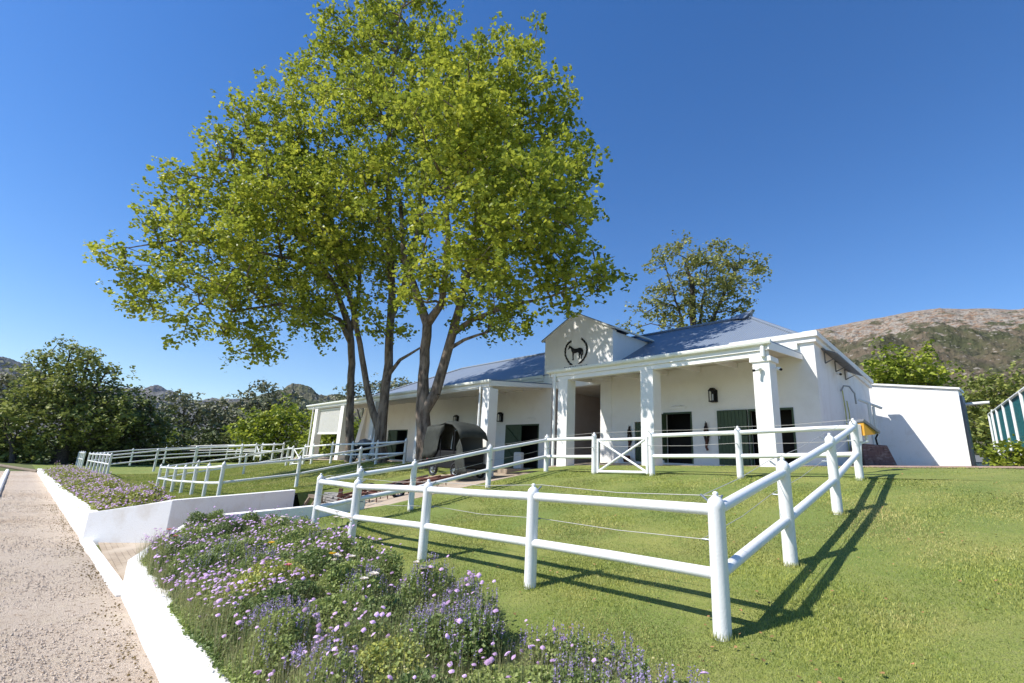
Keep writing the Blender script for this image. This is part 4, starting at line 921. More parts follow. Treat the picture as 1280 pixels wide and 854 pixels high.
# plane tree nearest the carriage (forked low)
b = at(531, 580, 25.0); base = (b[0], b[1], 1.05)
tree('plane_tree', base,
     [[(b[0], b[1], .8, .66), (b[0], b[1], 1.25, .50), tp(530, 560, 25, .42), tp(530, 540, 25, .38), tp(528, 515, 25, .36), tp(529, 470, 25.1, .28), tp(534, 405, 25.2, .26), tp(522, 370, 25.3, .2), tp(505, 320, 25, .16), tp(500, 250, 25, .10)],
      [tp(531, 522, 25, .32), tp(544, 492, 25, .28), tp(555, 455, 25, .26), tp(570, 400, 25, .23), tp(585, 340, 25, .2), tp(600, 250, 25, .16), tp(615, 150, 25, .10), tp(625, 70, 25, .06)],
      [tp(534, 405, 25.2, .25), tp(552, 380, 24.6, .19), tp(560, 300, 23.5, .14), tp(555, 200, 23, .09)],
      [tp(566, 420, 25, .17), tp(590, 400, 24.5, .14), tp(630, 385, 24, .10), tp(690, 370, 23, .07), tp(740, 350, 22, .04)],
      [tp(563, 435, 25, .12), tp(580, 425, 24.6, .09), tp(610, 415, 24, .06)]],
     [blobpx(636, 100, 56, 22), blobpx(690, 140, 44, 22), blobpx(708, 205, 36, 21), blobpx(620, 200, 80, 25), blobpx(600, 190, 75, 19), blobpx(560, 150, 60, 18), blobpx(640, 250, 62, 17.5), blobpx(690, 260, 56, 23), blobpx(695, 280, 58, 18.5), blobpx(738, 315, 30, 20), blobpx(765, 335, 20, 20),
      *[(np.array([*UV(u_, 3)[:2], z_]) + np.array([-.663, -.160, .731])*s_, r_) for u_, z_, s_, r_ in ((9.6, 8.6, 12, 1.0), (11.5, 7.8, 12, 1.1))], blobpx(620, 330, 62, 25), blobpx(610, 335, 58, 19), blobpx(690, 355, 42, 20), blobpx(745, 352, 26, 19.5), blobpx(570, 270, 62, 19), blobpx(545, 350, 44, 22), blobpx(640, 400, 30, 23.5), blobpx(600, 400, 28, 25), blobpx(650, 60, 30, 24), blobpx(572, 120, 50, 26)],  # the UV-placed crown blobs are added sunward of the gable to shade it
     520, 84, .80, .175, M['leafA'], M['bark'], 'tall plane tree forking low beside the carriage, the rightmost of the three trunks', group='tall plane trees in front of the stable')
# middle plane tree (Y shaped trunk)
b = at(478, 575, 28.5); base = (b[0], b[1], 1.1)
tree('plane_tree', base,
     [[(b[0], b[1], .8, .50), (b[0], b[1], 1.25, .42), tp(475, 555, 28.5, .36), tp(476, 540, 28.5, .35), tp(480, 505, 28.5, .28), tp(486, 440, 28.5, .26), tp(490, 370, 28.3, .23), tp(487, 300, 28, .22), tp(485, 200, 27.5, .16), tp(490, 100, 27, .1), tp(500, 20, 27, .06)],
      [tp(475, 540, 28.5, .26), tp(466, 515, 28.5, .21), tp(458, 480, 28.5, .19), tp(450, 430, 28.5, .17), tp(440, 380, 28, .16), tp(415, 320, 27.5, .12), tp(390, 250, 27, .08)],
      [tp(489, 400, 28.3, .2), tp(500, 370, 28, .15), tp(520, 300, 27.5, .12), tp(530, 200, 27, .08)],
      [tp(482, 470, 28.5, .14), tp(500, 450, 28, .10), tp(525, 435, 27.5, .06)]],
     [blobpx(430, 60, 52, 27), blobpx(405, 35, 28, 26), blobpx(470, 20, 45, 27), blobpx(530, 25, 50, 28), blobpx(560, 75, 48, 26), blobpx(470, 120, 80, 29), blobpx(460, 130, 75, 24), blobpx(540, 150, 70, 26), blobpx(390, 150, 55, 26), blobpx(480, 240, 75, 29), blobpx(460, 250, 75, 24),
      blobpx(405, 220, 60, 27), blobpx(440, 330, 60, 27), blobpx(500, 330, 50, 29), blobpx(400, 300, 55, 25), blobpx(470, 385, 34, 27), blobpx(505, 410, 26, 27.5), blobpx(500, -10, 50, 27)],
     440, 91, .86, .185, M['leafA'], M['bark'], 'tallest plane tree with a Y-shaped trunk, the middle of the three trunks', group='tall plane trees in front of the stable')
# left plane tree leaning its crown out over the paddocks
b = at(437, 577, 31.5); base = (b[0], b[1], 1.1)
tree('plane_tree', base,
     [[(b[0], b[1], .8, .42), (b[0], b[1], 1.2, .33), tp(437, 540, 31.5, .27), tp(438, 500, 31.5, .25), tp(440, 455, 31.4, .24), tp(437, 415, 31, .24), tp(420, 360, 30, .18), tp(380, 300, 28.5, .14), tp(330, 240, 27, .1), tp(290, 200, 26, .06)],
      [tp(439, 430, 31, .2), tp(425, 400, 30.5, .15), tp(400, 390, 29.5, .12), tp(350, 380, 28, .09), tp(290, 390, 26.5, .06), tp(250, 380, 26, .04)],
      [tp(430, 380, 30, .16), tp(400, 330, 29, .12), tp(300, 310, 27, .09), tp(220, 300, 26, .06), tp(160, 310, 25.5, .03)],
      [tp(438, 420, 31, .18), tp(448, 370, 31, .14), tp(455, 300, 30.5, .1)]],
     [blobpx(150, 318, 26, 26), blobpx(190, 335, 44, 26), blobpx(185, 372, 30, 26), blobpx(225, 285, 42, 26.5), blobpx(222, 222, 24, 26), blobpx(265, 245, 48, 27), blobpx(268, 185, 26, 26.5), blobpx(320, 175, 48, 27), blobpx(310, 135, 24, 26.5), blobpx(355, 130, 34, 27), blobpx(300, 320, 70, 28.5), blobpx(290, 310, 66, 24),
      blobpx(360, 230, 66, 28), blobpx(350, 240, 60, 24.5), blobpx(240, 375, 42, 26), blobpx(235, 415, 24, 26), blobpx(290, 400, 42, 26), blobpx(335, 420, 30, 26.5), blobpx(312, 452, 13, 26), blobpx(380, 370, 52, 27), blobpx(390, 340, 60, 31), blobpx(420, 300, 60, 30), blobpx(400, 405, 26, 28), blobpx(365, 80, 0.1+10, 27)],
     520, 84, .84, .18, M['leafA'], M['bark'], 'plane tree spreading far to the left over the paddocks, the leftmost of the three trunks', group='tall plane trees in front of the stable')

def simple_tree(name, px, py, Y, zb, blobs, ncl, per, cs, ls, lm, label, r0=.3, barkm=None, group=None, shape=QUAD, dep=1.0, cat='tree', tone=0, sq=.75, shell=.5, extra=None):
    B = []
    for (x, y, r, *k) in blobs:
        s = k[0] if k else 1; bb = blobpx(x, y, r, Y + (rnd.uniform(-.5, .5)*r/F*Y*dep), s); B.append(bb)
    b = at(px, py, Y); top = max(B, key=lambda q: q[0][2])[0]; cen = sum((q[0] for q in B))/len(B)
    tr = [[(b[0], b[1], zb-.3, r0*1.3), (b[0], b[1], zb+.4, r0), (b[0]*.7+cen[0]*.3, b[1]*.7+cen[1]*.3, zb*.45+cen[2]*.55, r0*.7), (cen[0], cen[1], cen[2], r0*.45), ((cen[0]+top[0])/2, (cen[1]+top[1])/2, (cen[2]+top[2])/2, r0*.2)]]
    for q in B[:5]: 
        c = q[0]; m0 = tr[0][2]; tr.append([(m0[0], m0[1], m0[2], r0*.45), ((m0[0]+c[0])/2, (m0[1]+c[1])/2, (m0[2]+c[2])/2+.1, r0*.28), (c[0], c[1], c[2], r0*.12)])
    return tree(name, (b[0], b[1], zb), tr, B, ncl, per, cs, ls, lm, barkm or M['bark2'], label, cat, group, shape, shell, rtip=.02*r0/.3, tone_sh=tone, sq=sq)
# tree behind the roof
simple_tree('olive_green_tree', 868, 470, 42, 2.0, [(860, 325, 34), (835, 345, 30), (885, 330, 36), (920, 335, 32), (905, 365, 34), (945, 352, 12), (860, 370, 36), (815, 375, 26), (800, 395, 20), (835, 395, 30), (880, 390, 30), (915, 385, 22), (850, 305, 14), (895, 308, 14), (788, 410, 8)],
            130, 63, .95, .24, M['leafG'], 'open-crowned olive green tree rising behind the stable roof', .42, group='trees around the buildings', sq=.6)
simple_tree('round_green_tree', 1130, 560, 40, 2.0, [(1115, 470, 30), (1140, 468, 28), (1160, 480, 26), (1098, 480, 20), (1130, 455, 16), (1125, 500, 34), (1155, 505, 30)], 130, 60, 1.1, .30, M['leafY'], 'round bright green tree rising behind the white annexe wall', .3, group='trees around the buildings')
simple_tree('shrub_tree', 1232, 570, 33, 2.1, [(1238, 500, 28), (1262, 492, 26), (1218, 505, 18), (1222, 535, 24), (1248, 520, 30), (1272, 505, 24), (1228, 560, 16), (1240, 480, 14), (1290, 500, 24)], 150, 60, .95, .24, M['leafO'], 'tall green shrub behind the teal mesh fence', .2, group='trees around the buildings', tone=.1)
simple_tree('bush', 1262, 590, 15.5, 2.05, [(1262, 572, 13), (1248, 566, 8), (1276, 574, 14), (1268, 558, 8), (1290, 570, 14), (1254, 580, 8)], 60, 60, .34, .12, M['leafY'], 'small yellow-green bush at the foot of the teal mesh fence', .05, group='trees around the buildings', tone=-.15, cat='bush')
# left distance: big oak and its neighbours
simple_tree('spreading_oak', 72, 585, 58, -1.3, [(85, 452, 24), (60, 455, 20), (110, 455, 20), (130, 470, 18), (50, 480, 24), (85, 490, 34), (120, 495, 30), (55, 515, 28), (100, 525, 34), (140, 520, 26), (75, 545, 22), (40, 500, 20), (118, 545, 24), (145, 478, 8)],
            230, 70, 1.35, .33, M['leafO'], 'large spreading oak at the far end of the arena', .75, group='trees beyond the paddocks', sq=.6)
simple_tree('dark_tree', 165, 585, 62, -1.4, [(160, 508, 18), (185, 516, 18), (150, 525, 26), (175, 535, 28), (198, 530, 16), (145, 550, 22), (180, 560, 18)], 150, 60, 1.5, .42, M['leafD'], 'dense dark green tree right of the big oak', .5, group='trees beyond the paddocks')
simple_tree('grey_green_tree', 6, 585, 60, -1.3, [(10, 480, 24), (-10, 500, 30), (25, 500, 20), (5, 525, 28), (-25, 540, 30)], 110, 45, 1.8, .50, M['leafP'], 'grey-green tree at the left edge behind the oak', .5, group='trees beyond the paddocks', tone=.1)
simple_tree('small_leafy_tree', 12, 588, 55, -1.3, [(8, 520, 18), (25, 535, 16), (5, 550, 16), (-15, 540, 16)], 60, 50, 1.5, .45, M['leafO'], 'small leafy tree with bare pale limbs left of the oak', .3, group='trees beyond the paddocks')
def pine(px, Y, blobs, label, n=110, lm='leafP', r=.4):
    simple_tree('pine_tree', px, 585, Y, -1.2, blobs, n, 44, 1.7, .5, M[lm], label, r, group='pines beyond the paddocks', sq=.45, shell=.6)
pine(226, 78, [(230, 500, 16, .6), (250, 508, 18, .5), (215, 512, 16, .5), (205, 530, 14, .5), (235, 530, 20, .5), (258, 522, 12, .5), (215, 548, 14, .5)], 'pine with layered flat branches right of the dark trees')
pine(272, 80, [(275, 508, 14, .6), (262, 522, 16, .6), (285, 522, 16, .6), (272, 540, 22, .7), (295, 540, 16, .6)], 'broad grey-green pine in the middle of the pine row', 110)
pine(330, 82, [(335, 487, 14, .6), (318, 495, 12, .6), (352, 497, 14, .6), (312, 510, 16, .6), (340, 512, 22, .6), (365, 510, 12, .6), (322, 530, 24, .7), (350, 530, 20, .7)], 'umbrella-shaped pine, highest of the pine row', 150, 'leafP', .5)
pine(440, 95, [(440, 488, 10, .6), (470, 486, 14, .6), (500, 484, 14, .6), (455, 500, 16, .6), (420, 496, 8, .6), (490, 500, 20, .7), (520, 492, 10, .6)], 'dark pine showing above the far end of the stable roof', 100)
simple_tree('bright_green_tree', 350, 580, 58, -.6, [(330, 530, 16), (350, 520, 16), (368, 530, 16), (310, 542, 14), (345, 545, 20), (380, 540, 16), (395, 530, 12)], 120, 55, 1.3, .40, M['leafY'], 'bright green low tree left of the slatted screen', .25, group='trees beyond the paddocks', tone=0)
simple_tree('bright_green_tree', 412, 580, 52, -.3, [(405, 545, 16), (425, 550, 18), (440, 540, 16), (390, 555, 12)], 60, 55, 1.1, .35, M['leafY'], 'bright green tree seen under the slatted screen', .2, group='trees beyond the paddocks', tone=-.1)
# hedge and undergrowth row
hx = [(-20, 57, 14, 'leafD'), (15, 57, 12, 'leafD'), (40, 56, 11, 'leafO'), (95, 60, 12, 'leafO'), (118, 62, 14, 'leafD'), (140, 63, 12, 'leafD'), (165, 64, 11, 'leafD'), (190, 68, 12, 'leafD'), (212, 70, 12, 'leafY'), (238, 72, 15, 'leafD'), (262, 74, 15, 'leafD'), (285, 74, 14, 'leafO'), (305, 72, 14, 'leafD'), (322, 72, 12, 'leafO')]
names = ['at the left edge under the grey-green tree', 'under the small leafy tree', 'just left of the oak trunk', 'just right of the oak trunk', 'behind the right half of the oak', 'between the oak and the dark tree', 'under the dark tree', 'right of the dark tree', 'bright against the first pine', 'under the first pine', 'between the first two pines', 'under the middle pine', 'between the middle and the umbrella pine', 'under the umbrella pine']
for (x, Y, r, lm), nm in zip(hx, names):
    simple_tree('background_bush', x, 578, Y, -1.4, [(x-8, 568, r*.9), (x+8, 566, r), (x, 556, r), (x+3, 574, r)], 34, 50, 1.2, .42, M[lm], 'low dark bush '+nm if lm == 'leafD' else 'low green bush '+nm, .12, group='bushes at the foot of the far trees', cat='bush')
# tree line masses farther back
for i, (x0, x1, Y, top, lm, lab) in enumerate([(-30, 150, 85, 545, 'leafD', 'dark woodland filling the gaps behind the oak'), (195, 420, 105, 545, 'leafD', 'dark woodland behind the pine row'), (195, 400, 92, 545, 'leafP', 'grey-green undergrowth at the foot of the pines')]):
    B = [blobpx(x, top+22+rnd.uniform(-6, 10), 15, Y+rnd.uniform(-5, 5)) for x in range(x0, x1, 16)] + [blobpx(x, top+38, 20, Y) for x in range(x0, x1, 20)]
    pts = sample_blobs(B, 9000, .5); o = leaves('woodland', pts, .75, M[lm], None, np.clip(rng.normal(.4, .2, len(pts)), 0, 1), shape=QUAD, loc=tuple(at((x0+x1)/2, 575, Y)))
    tag(o, lab, 'woodland', None, 'stuff')
# blue roofed house and dark shed far left
hs_ = empty('blue_roofed_house', at(205, 572, 88), 'low house with a pale blue roof beyond the paddocks', 'house')
p = at(205, 566, 88); m = MB(); m.box((p[0], p[1], -.2), (11, 6, 2.6), .1); m.build('wall', M['grey'], hs_)
m = MB(); z0 = 1.1; cx, cy = p[0], p[1]
m.add([(cx-6.2, cy-3.6, z0), (cx+6.2, cy-3.6, z0), (cx+6.2, cy+3.6, z0), (cx-6.2, cy+3.6, z0), (cx-3.5, cy, z0+1.5), (cx+3.5, cy, z0+1.5)], [(0, 1, 5, 4), (2, 3, 4, 5), (1, 2, 5), (3, 0, 4), (3, 2, 1, 0)]); m.build('roof', M['roof'], hs_)
sh = empty('dark_shed', at(118, 572, 66), 'long low dark shed under the oak beside the far fence', 'shed'); p = at(120, 566, 66)
m = MB(); m.box((p[0], p[1], -.2), (4.4, 2, 2.0), 0); m.build('wall', M['grey'], sh)
m = MB(); m.box((p[0], p[1], .86), (4.8, 2.5, .14), 0); m.build('roof', M['black'], sh)
gc_ = MB(); p = at(143, 562, 66); gc_.lathe([(0, -1.2), (.25, -1.1), (.18, .0), (.5, .3), (.55, .7), (.3, 1.1), (0, 1.2)], (p[0], p[1], p[2]-.3), 12); tag(gc_.build('garden_urn', M['slate']), 'pale grey round-topped urn between the dark shed and the far fence', 'urn')

# ------------------------------------------------------------------ mountains
def fbm(x, y, oct_=6, seed=0, ridged=False):
    r = np.random.default_rng(seed); out = np.zeros_like(x); amp = 1; f = 1; tot = 0
    for o_ in range(oct_):
        G = r.uniform(-1, 1, (64, 64)); xf = x*f; yf = y*f; xi = np.floor(xf).astype(int); yi = np.floor(yf).astype(int); tx = xf-xi; ty = yf-yi
        tx = tx*tx*(3-2*tx); ty = ty*ty*(3-2*ty)
        g = lambda a, b: G[a % 64, b % 64]
        v = (g(xi, yi)*(1-tx)+g(xi+1, yi)*tx)*(1-ty) + (g(xi, yi+1)*(1-tx)+g(xi+1, yi+1)*tx)*ty
        if ridged: v = 1-2*np.abs(v)
        out += v*amp; tot += amp; amp *= .5; f *= 2.03
    return out/tot
def mountain(name, sky_pts, D0, D1, mt, seed, rough, label=None, nx=420, ny=130, zfoot=-10, prof=.8, cliff=0):
    xs = np.array([p[0] for p in sky_pts], float); ys = np.array([p[1] for p in sky_pts], float)
    px = np.linspace(xs[0], xs[-1], nx); py = np.interp(px, xs, ys)
    V = np.zeros((ny+12, nx, 3))
    az = []; zr = []
    for x, y in zip(px, py):
        r = ray(x, y); h = math.hypot(r[0], r[1]); az.append((r[0]/h, r[1]/h)); zr.append(1.6 + r[2]/h*D1)
    az = np.array(az); zr = np.array(zr)
    T = np.concatenate([np.linspace(0, 1, ny), 1+np.linspace(.02, .5, 12)])
    ang = np.arctan2(az[:, 0], az[:, 1])
    for j, t in enumerate(T):
        d = D0+(D1-D0)*t; X = az[:, 0]*d; Y = az[:, 1]*d
        s = np.clip(t, 0, 1)
        base = s**prof
        if 'distant' not in name and name != 'hill': base = base - .05*np.sin(np.clip((s-.55)/.40, 0, 1)*math.pi)**2 + .0
        if cliff: base = np.where(s > .78, base, base*.94)
        z = zfoot + (zr-zfoot)*base
        k = 1/(D1-D0)*9
        n1 = fbm(X*k+50, Y*k+50, 6, seed, True); n2 = fbm(X*k*5+9, Y*k*5+3, 4, seed+5)
        amp = rough*(zr.mean()-zfoot)
        w_ = np.minimum(1, s*3)*(1-.93*s**6)
        z = z + (n1-.35)*amp*w_ + n2*amp*.28*w_
        if t > 1: z = zfoot + (zr-zfoot)*(1-(t-1)*1.4) + n1*amp*.2
        V[j, :, 0] = X; V[j, :, 1] = Y; V[j, :, 2] = z
    H, W_ = V.shape[:2]; idx = np.arange(H*W_).reshape(H, W_)
    Fq = np.stack([idx[:-1, :-1], idx[:-1, 1:], idx[1:, 1:], idx[1:, :-1]], -1).reshape(-1, 4)
    o = npmesh(name, V.reshape(-1, 3), Fq, mt, None, False); tag(o, kind='structure'); return o
def mountain_mat(name, veg, soil, rock, red, sc, zscale, rocklo, rockhi):
    m = bpy.data.materials.new(name); m.use_nodes = True; N = m.node_tree.nodes; L = m.node_tree.links; bs = N['Principled BSDF']; bs.inputs['Roughness'].default_value = .95; bs.inputs['Specular IOR Level'].default_value = .1
    tc = N.new('ShaderNodeTexCoord')
    def noise(s, d=8, off=0, rough=.6):
        mp = N.new('ShaderNodeMapping'); mp.inputs['Location'].default_value = (off, off*2, 0); mp.inputs['Scale'].default_value = s; L.new(tc.outputs['Object'], mp.inputs[0])
        t = N.new('ShaderNodeTexNoise'); t.inputs['Scale'].default_value = 1; t.inputs['Detail'].default_value = d; t.inputs['Roughness'].default_value = rough; L.new(mp.outputs[0], t.inputs[0]); return t.outputs[0]
    def rng_(v, a, b):
        r = N.new('ShaderNodeMapRange'); r.inputs[1].default_value = a; r.inputs[2].default_value = b; L.new(v, r.inputs[0]); return r.outputs[0]
    def mixc(f, a, b):
        x = N.new('ShaderNodeMix'); x.data_type = 'RGBA'; L.new(f, x.inputs[0])
        for k, c in ((6, a), (7, b)):
            if isinstance(c, tuple): x.inputs[k].default_value = (*c, 1)
            else: L.new(c, x.inputs[k])
        return x.outputs[2]
    s = (sc, sc, sc)
    c = mixc(rng_(noise((sc*3, sc*3, sc*3), 9, 3), .42, .6), veg, soil)
    c = mixc(rng_(noise((sc*22, sc*22, sc*22), 6, 7), .55, .66), c, tuple(v*.45 for v in veg))
    rk = mixc(rng_(noise((sc*14, sc*14, sc*30), 8, 11), .45, .6), rock, red)
    rk = mixc(rng_(noise((sc*40, sc*40, sc*14), 5, 17), .52, .62), rk, tuple(v*.42 for v in rock))
    # rock follows height plus noise
    sep = N.new('ShaderNodeSeparateXYZ'); L.new(tc.outputs['Object'], sep.inputs[0])
    ad = N.new('ShaderNodeMath'); ad.operation = 'MULTIPLY_ADD'; L.new(sep.outputs[2], ad.inputs[0]); ad.inputs[1].default_value = zscale; L.new(noise((sc*6, sc*6, sc*12), 9, 23), ad.inputs[2])
    c = mixc(rng_(ad.outputs[0], rocklo, rockhi), c, rk)
    # scattered boulders lower down
    c = mixc(rng_(noise((sc*30, sc*30, sc*45), 7, 31), .60, .66), c, rock)
    L.new(c, bs.inputs['Base Color'])
    b = N.new('ShaderNodeBump'); b.inputs['Strength'].default_value = 1; b.inputs['Distance'].default_value = 4; L.new(noise((sc*12, sc*12, sc*12), 10, 2, .7), b.inputs['Height']); L.new(b.outputs[0], bs.inputs['Normal'])
    return m
MR = mountain_mat('fynbos_slope', (.085, .09, .045), (.165, .13, .09), (.33, .295, .25), (.27, .17, .105), .012, .0042, 1.0, 1.05)
MLf = mountain_mat('distant_slope', (.10, .105, .10), (.14, .125, .115), (.26, .25, .25), (.25, .21, .18), .0022, .0011, .85, 1.15)
mountain('mountain', [(940, 440), (985, 425), (1020, 412), (1060, 405), (1085, 399), (1105, 396), (1130, 391), (1150, 388), (1175, 385), (1200, 386), (1235, 385), (1262, 387), (1290, 386), (1340, 392), (1400, 400)], 140, 620, MR, 3, .10, prof=.95)
mountain('distant_hills', [(-120, 440), (-40, 440), (0, 447), (15, 451), (30, 458), (60, 470), (100, 478), (150, 484), (168, 485), (180, 487), (192, 485), (202, 487), (212, 492), (222, 497), (235, 503), (258, 503), (280, 500), (300, 501)], 1300, 4200, MLf, 8, .2, prof=.85)
mountain('hill', [(285, 508), (300, 503), (330, 498), (352, 494), (358, 487), (366, 483), (378, 484), (386, 490), (398, 497), (412, 498), (440, 500), (470, 503), (560, 512)], 350, 1500, mountain_mat('near_hill_slope', (.07, .085, .04), (.13, .12, .08), (.30, .28, .26), (.28, .22, .17), .005, .0016, .80, 1.05), 21, .22, prof=.8)

hz_ = bpy.data.materials.new('haze'); hz_.use_nodes = True; N_ = hz_.node_tree.nodes; N_.remove(N_['Principled BSDF']); pv = N_.new('ShaderNodeVolumePrincipled')
pv.inputs['Color'].default_value = (.78, .86, 1, 1); pv.inputs['Density'].default_value = .000035; pv.inputs['Anisotropy'].default_value = .0
hz_.node_tree.links.new(pv.outputs[0], N_['Material Output'].inputs['Volume'])
m = MB(); m.prism([(-7000, -400), (7000, -400), (7000, 7000), (-7000, 7000)], -25, 1250); o = m.build('haze', hz_); tag(o, kind='stuff')
o['label'] = 'thin blue haze in the air over the whole scene'

# ------------------------------------------------------------------ flowers and grass
def zbed(a, b): return zN(a, b)
def blades(name, P, h, w_, mt, tone, lean=.35, kind='stuff', label=None, cat=None):
    n = len(P); th = rng.uniform(0, 2*math.pi, n); d = np.stack([np.cos(th), np.sin(th), np.zeros(n)], 1); e = np.stack([-np.sin(th), np.cos(th), np.zeros(n)], 1)
    ph = rng.uniform(0, 2*math.pi, n); ln = np.stack([np.cos(ph), np.sin(ph), np.zeros(n)], 1)*(rng.uniform(0, 1, n)*lean*h)[:, None]
    up_ = np.zeros((n, 3)); up_[:, 2] = h
    V = np.stack([P-e*w_/2, P+e*w_/2, P+ln+up_], 1).reshape(-1, 3)
    Fq = np.arange(3*n).reshape(-1, 3)
    o = npmesh(name, V, Fq, mt, None, False, np.repeat(tone, 3), tuple(P.mean(0)))
    tag(o, label, cat, None, kind); return o
# mown grass near the camera
def scatter_ab(n, a0, a1, b0, b1, zf):
    a = rng.uniform(a0, a1, n); b = rng.uniform(b0, b1, n); return a, b
def grass_patch(n, ymax_near, box, h, w_):
    # sample in camera polar coordinates so density follows visibility
    az = rng.uniform(-.95, 1.05, n); d = 2.6 + (ymax_near-2.6)*rng.uniform(0, 1, n)**1.9
    X = np.sin(az)*d; Y = np.cos(az)*d; ab = (Minv @ (np.stack([X, Y])-F1[:, None])); a, b = ab
    k = (b > -1.3 + .25*np.sin(a*1.7)) & (b < 11.3-.04*np.abs(a)) & (a < np.interp(b, *AN)-.15) & (a > -40)
    a, b, X, Y, d = a[k], b[k], X[k], Y[k], d[k]
    Z = -.034*np.maximum(a, -14) + np.interp(b, *PB)
    return np.stack([X, Y, Z-.005], 1), d
P_, d_ = grass_patch(900000, 24, None, .04, .006)
patch = fbm(P_[:, 0]*.9+20, P_[:, 1]*.9+20, 4, 77)
tone = np.clip(rng.normal(.6, .25, len(P_)) + patch*.6, 0, 1)
hh = (.014+.020*rng.uniform(0, 1, len(P_)))*(1+.6*patch); ww = .0032 + .0013*d_
blades('grass', P_, hh, 1, M['blade'], tone) if False else None
def blades_var(name, P, h, w_, mt, tone, lean, label, cat):
    n = len(P); th = rng.uniform(0, 2*math.pi, n); e = np.stack([-np.sin(th), np.cos(th), np.zeros(n)], 1)*(w_/2)[:, None]
    ph = rng.uniform(0, 2*math.pi, n); ln = np.stack([np.cos(ph), np.sin(ph), np.zeros(n)], 1)*(rng.uniform(0, 1, n)*lean*h)[:, None]
    up_ = np.zeros((n, 3)); up_[:, 2] = h
    V = np.stack([P-e, P+e, P+ln+up_], 1).reshape(-1, 3)
    o = npmesh(name, V, np.arange(3*n).reshape(-1, 3), mt, None, False, np.repeat(tone, 3), tuple(P.mean(0))); tag(o, label, cat, None, 'stuff'); return o
blades_var('grass', P_, hh, ww, M['blade'], tone, .9, 'short mown grass blades of the near lawn', 'grass')
n = 420000; az = rng.uniform(-.85, -.15, n); d = 15 + 38*rng.uniform(0, 1, n)**1.3; X = np.sin(az)*d; Y = np.cos(az)*d; a, b = Minv @ (np.stack([X, Y])-F1[:, None])
ga, gb = np.linspace(15, 70, 111), np.linspace(-6, 14, 41); GZ = np.array([[zB(x, y) for y in gb] for x in ga])
wl = -3.54-.038*(a-10); k = (b > wl+np.where(a < 20, .3+1.9*np.clip((a-16)/3, 0, 1), 2.4)) & (b < 9.7) & (a > np.interp(b, *AM)+.15) & (a < 69); a, b, X, Y, d = a[k], b[k], X[k], Y[k], d[k]
i = (a-15)/.5; j = (b+6)/.5; i0 = np.floor(i).astype(int); j0 = np.floor(j).astype(int); fi = i-i0; fj = j-j0
Z = (GZ[i0, j0]*(1-fi)+GZ[i0+1, j0]*fi)*(1-fj)+(GZ[i0, j0+1]*(1-fi)+GZ[i0+1, j0+1]*fi)*fj
blades_var('grass', np.stack([X, Y, Z-.004], 1), .03+.035*rng.uniform(0, 1, len(a)), .003+.0012*d, M['blade'], np.clip(rng.normal(.6, .25, len(a)), 0, 1), .9, 'short mown grass blades of the second paddock', 'grass')
# longer tufts round the foot of each near post
T = []; HT = []
for k_, p_ in pA.items():
    z_ = zz(p_)[2]
    for j in range(150):
        r_ = .085+abs(rnd.gauss(0, .045)); t_ = rnd.uniform(0, 2*math.pi); T.append((p_[0]+r_*math.cos(t_), p_[1]+r_*math.sin(t_), z_-.005)); HT.append(rnd.uniform(.03, .10))
T = np.array(T); blades_var('grass', T, np.array(HT), np.full(len(T), .009), M['blade'], rng.uniform(.3, 1, len(T)), .8, 'longer grass tufts around the foot of the fence posts', 'grass')
# dry leaves lying on the lawn
n = 600; az = rng.uniform(-.5, .95, n); d = rng.uniform(4, 16, n); X = np.sin(az)*d; Y = np.cos(az)*d; a, b = Minv @ (np.stack([X, Y])-F1[:, None]); k = (b > -.8) & (b < 10) & (a < 10.5) & (a > -9)
pts = np.stack([X[k], Y[k], -.034*a[k]+np.interp(b[k], *PB)+.04], 1)
tag(leaves('fallen_leaves', pts, .032, M['dead'], None, None, 2.0, LEAF, tuple(pts.mean(0))), 'brown fallen leaves scattered over the near lawn', 'leaves', None, 'stuff')

# bed soil strip
m = grid_ab('flower_bed', None, lambda b: min(aN(b)-.25, 12.3), lambda b: -7, list(np.linspace(-3.32, -1.25, 12)), lambda a, b: zN(a, b)+.006+.02*math.sin(a*5)*math.sin(b*6), 60)
tag(m.build('flower_bed', M['earth']), kind='structure')

def in_bed(a, b):        # upper edge of the planting, with tongues
    lim = np.interp(a, [-7, -1.5, 0, 2, 4, 6, 8, 10, 12, 12.6], [-1.7, -1.75, -1.5, -1.3, -1.3, -1.0, -.85, -.75, -1.3, -1.9])
    return b < lim + .22*np.sin(a*3.1)+.12*np.sin(a*7.7)
_ca, _cb, _cr, _ch = [], [], [], []
for _ in range(900):
    x_ = rnd.uniform(-2.4, 12.6); y_ = rnd.uniform(-3.35, -.7); r_ = rnd.uniform(.30, .58)
    if all((x_-p)**2+(y_-q)**2 > (.62*(r_+s))**2 for p, q, s in zip(_ca, _cb, _cr)): _ca.append(x_); _cb.append(y_); _cr.append(r_); _ch.append(rnd.uniform(.38, .72)*(1 if x_ > 3 else .8))
_ca, _cb, _cr, _ch = map(np.array, (_ca, _cb, _cr, _ch)); _ct = rng.uniform(size=len(_ca))      # one value per plant
def plants(a, b):
    d2 = ((a[:, None]-_ca)**2+(b[:, None]-_cb)**2)/(_cr[None]*1.15)**2; h = _ch[None]*np.sqrt(np.clip(1-d2, 0, 1)); i = np.argmax(h, 1); return i, h[np.arange(len(a)), i]
def bed_h(a, b):
    out = np.zeros(len(a))
    for s_ in range(0, len(a), 60000): out[s_:s_+60000] = plants(a[s_:s_+60000], b[s_:s_+60000])[1]
    return np.maximum(.16, out) + .03*np.sin(a*11)
def bed_i(a, b):
    out = np.zeros(len(a), int)
    for s_ in range(0, len(a), 60000): out[s_:s_+60000] = plants(a[s_:s_+60000], b[s_:s_+60000])[0]
    return out
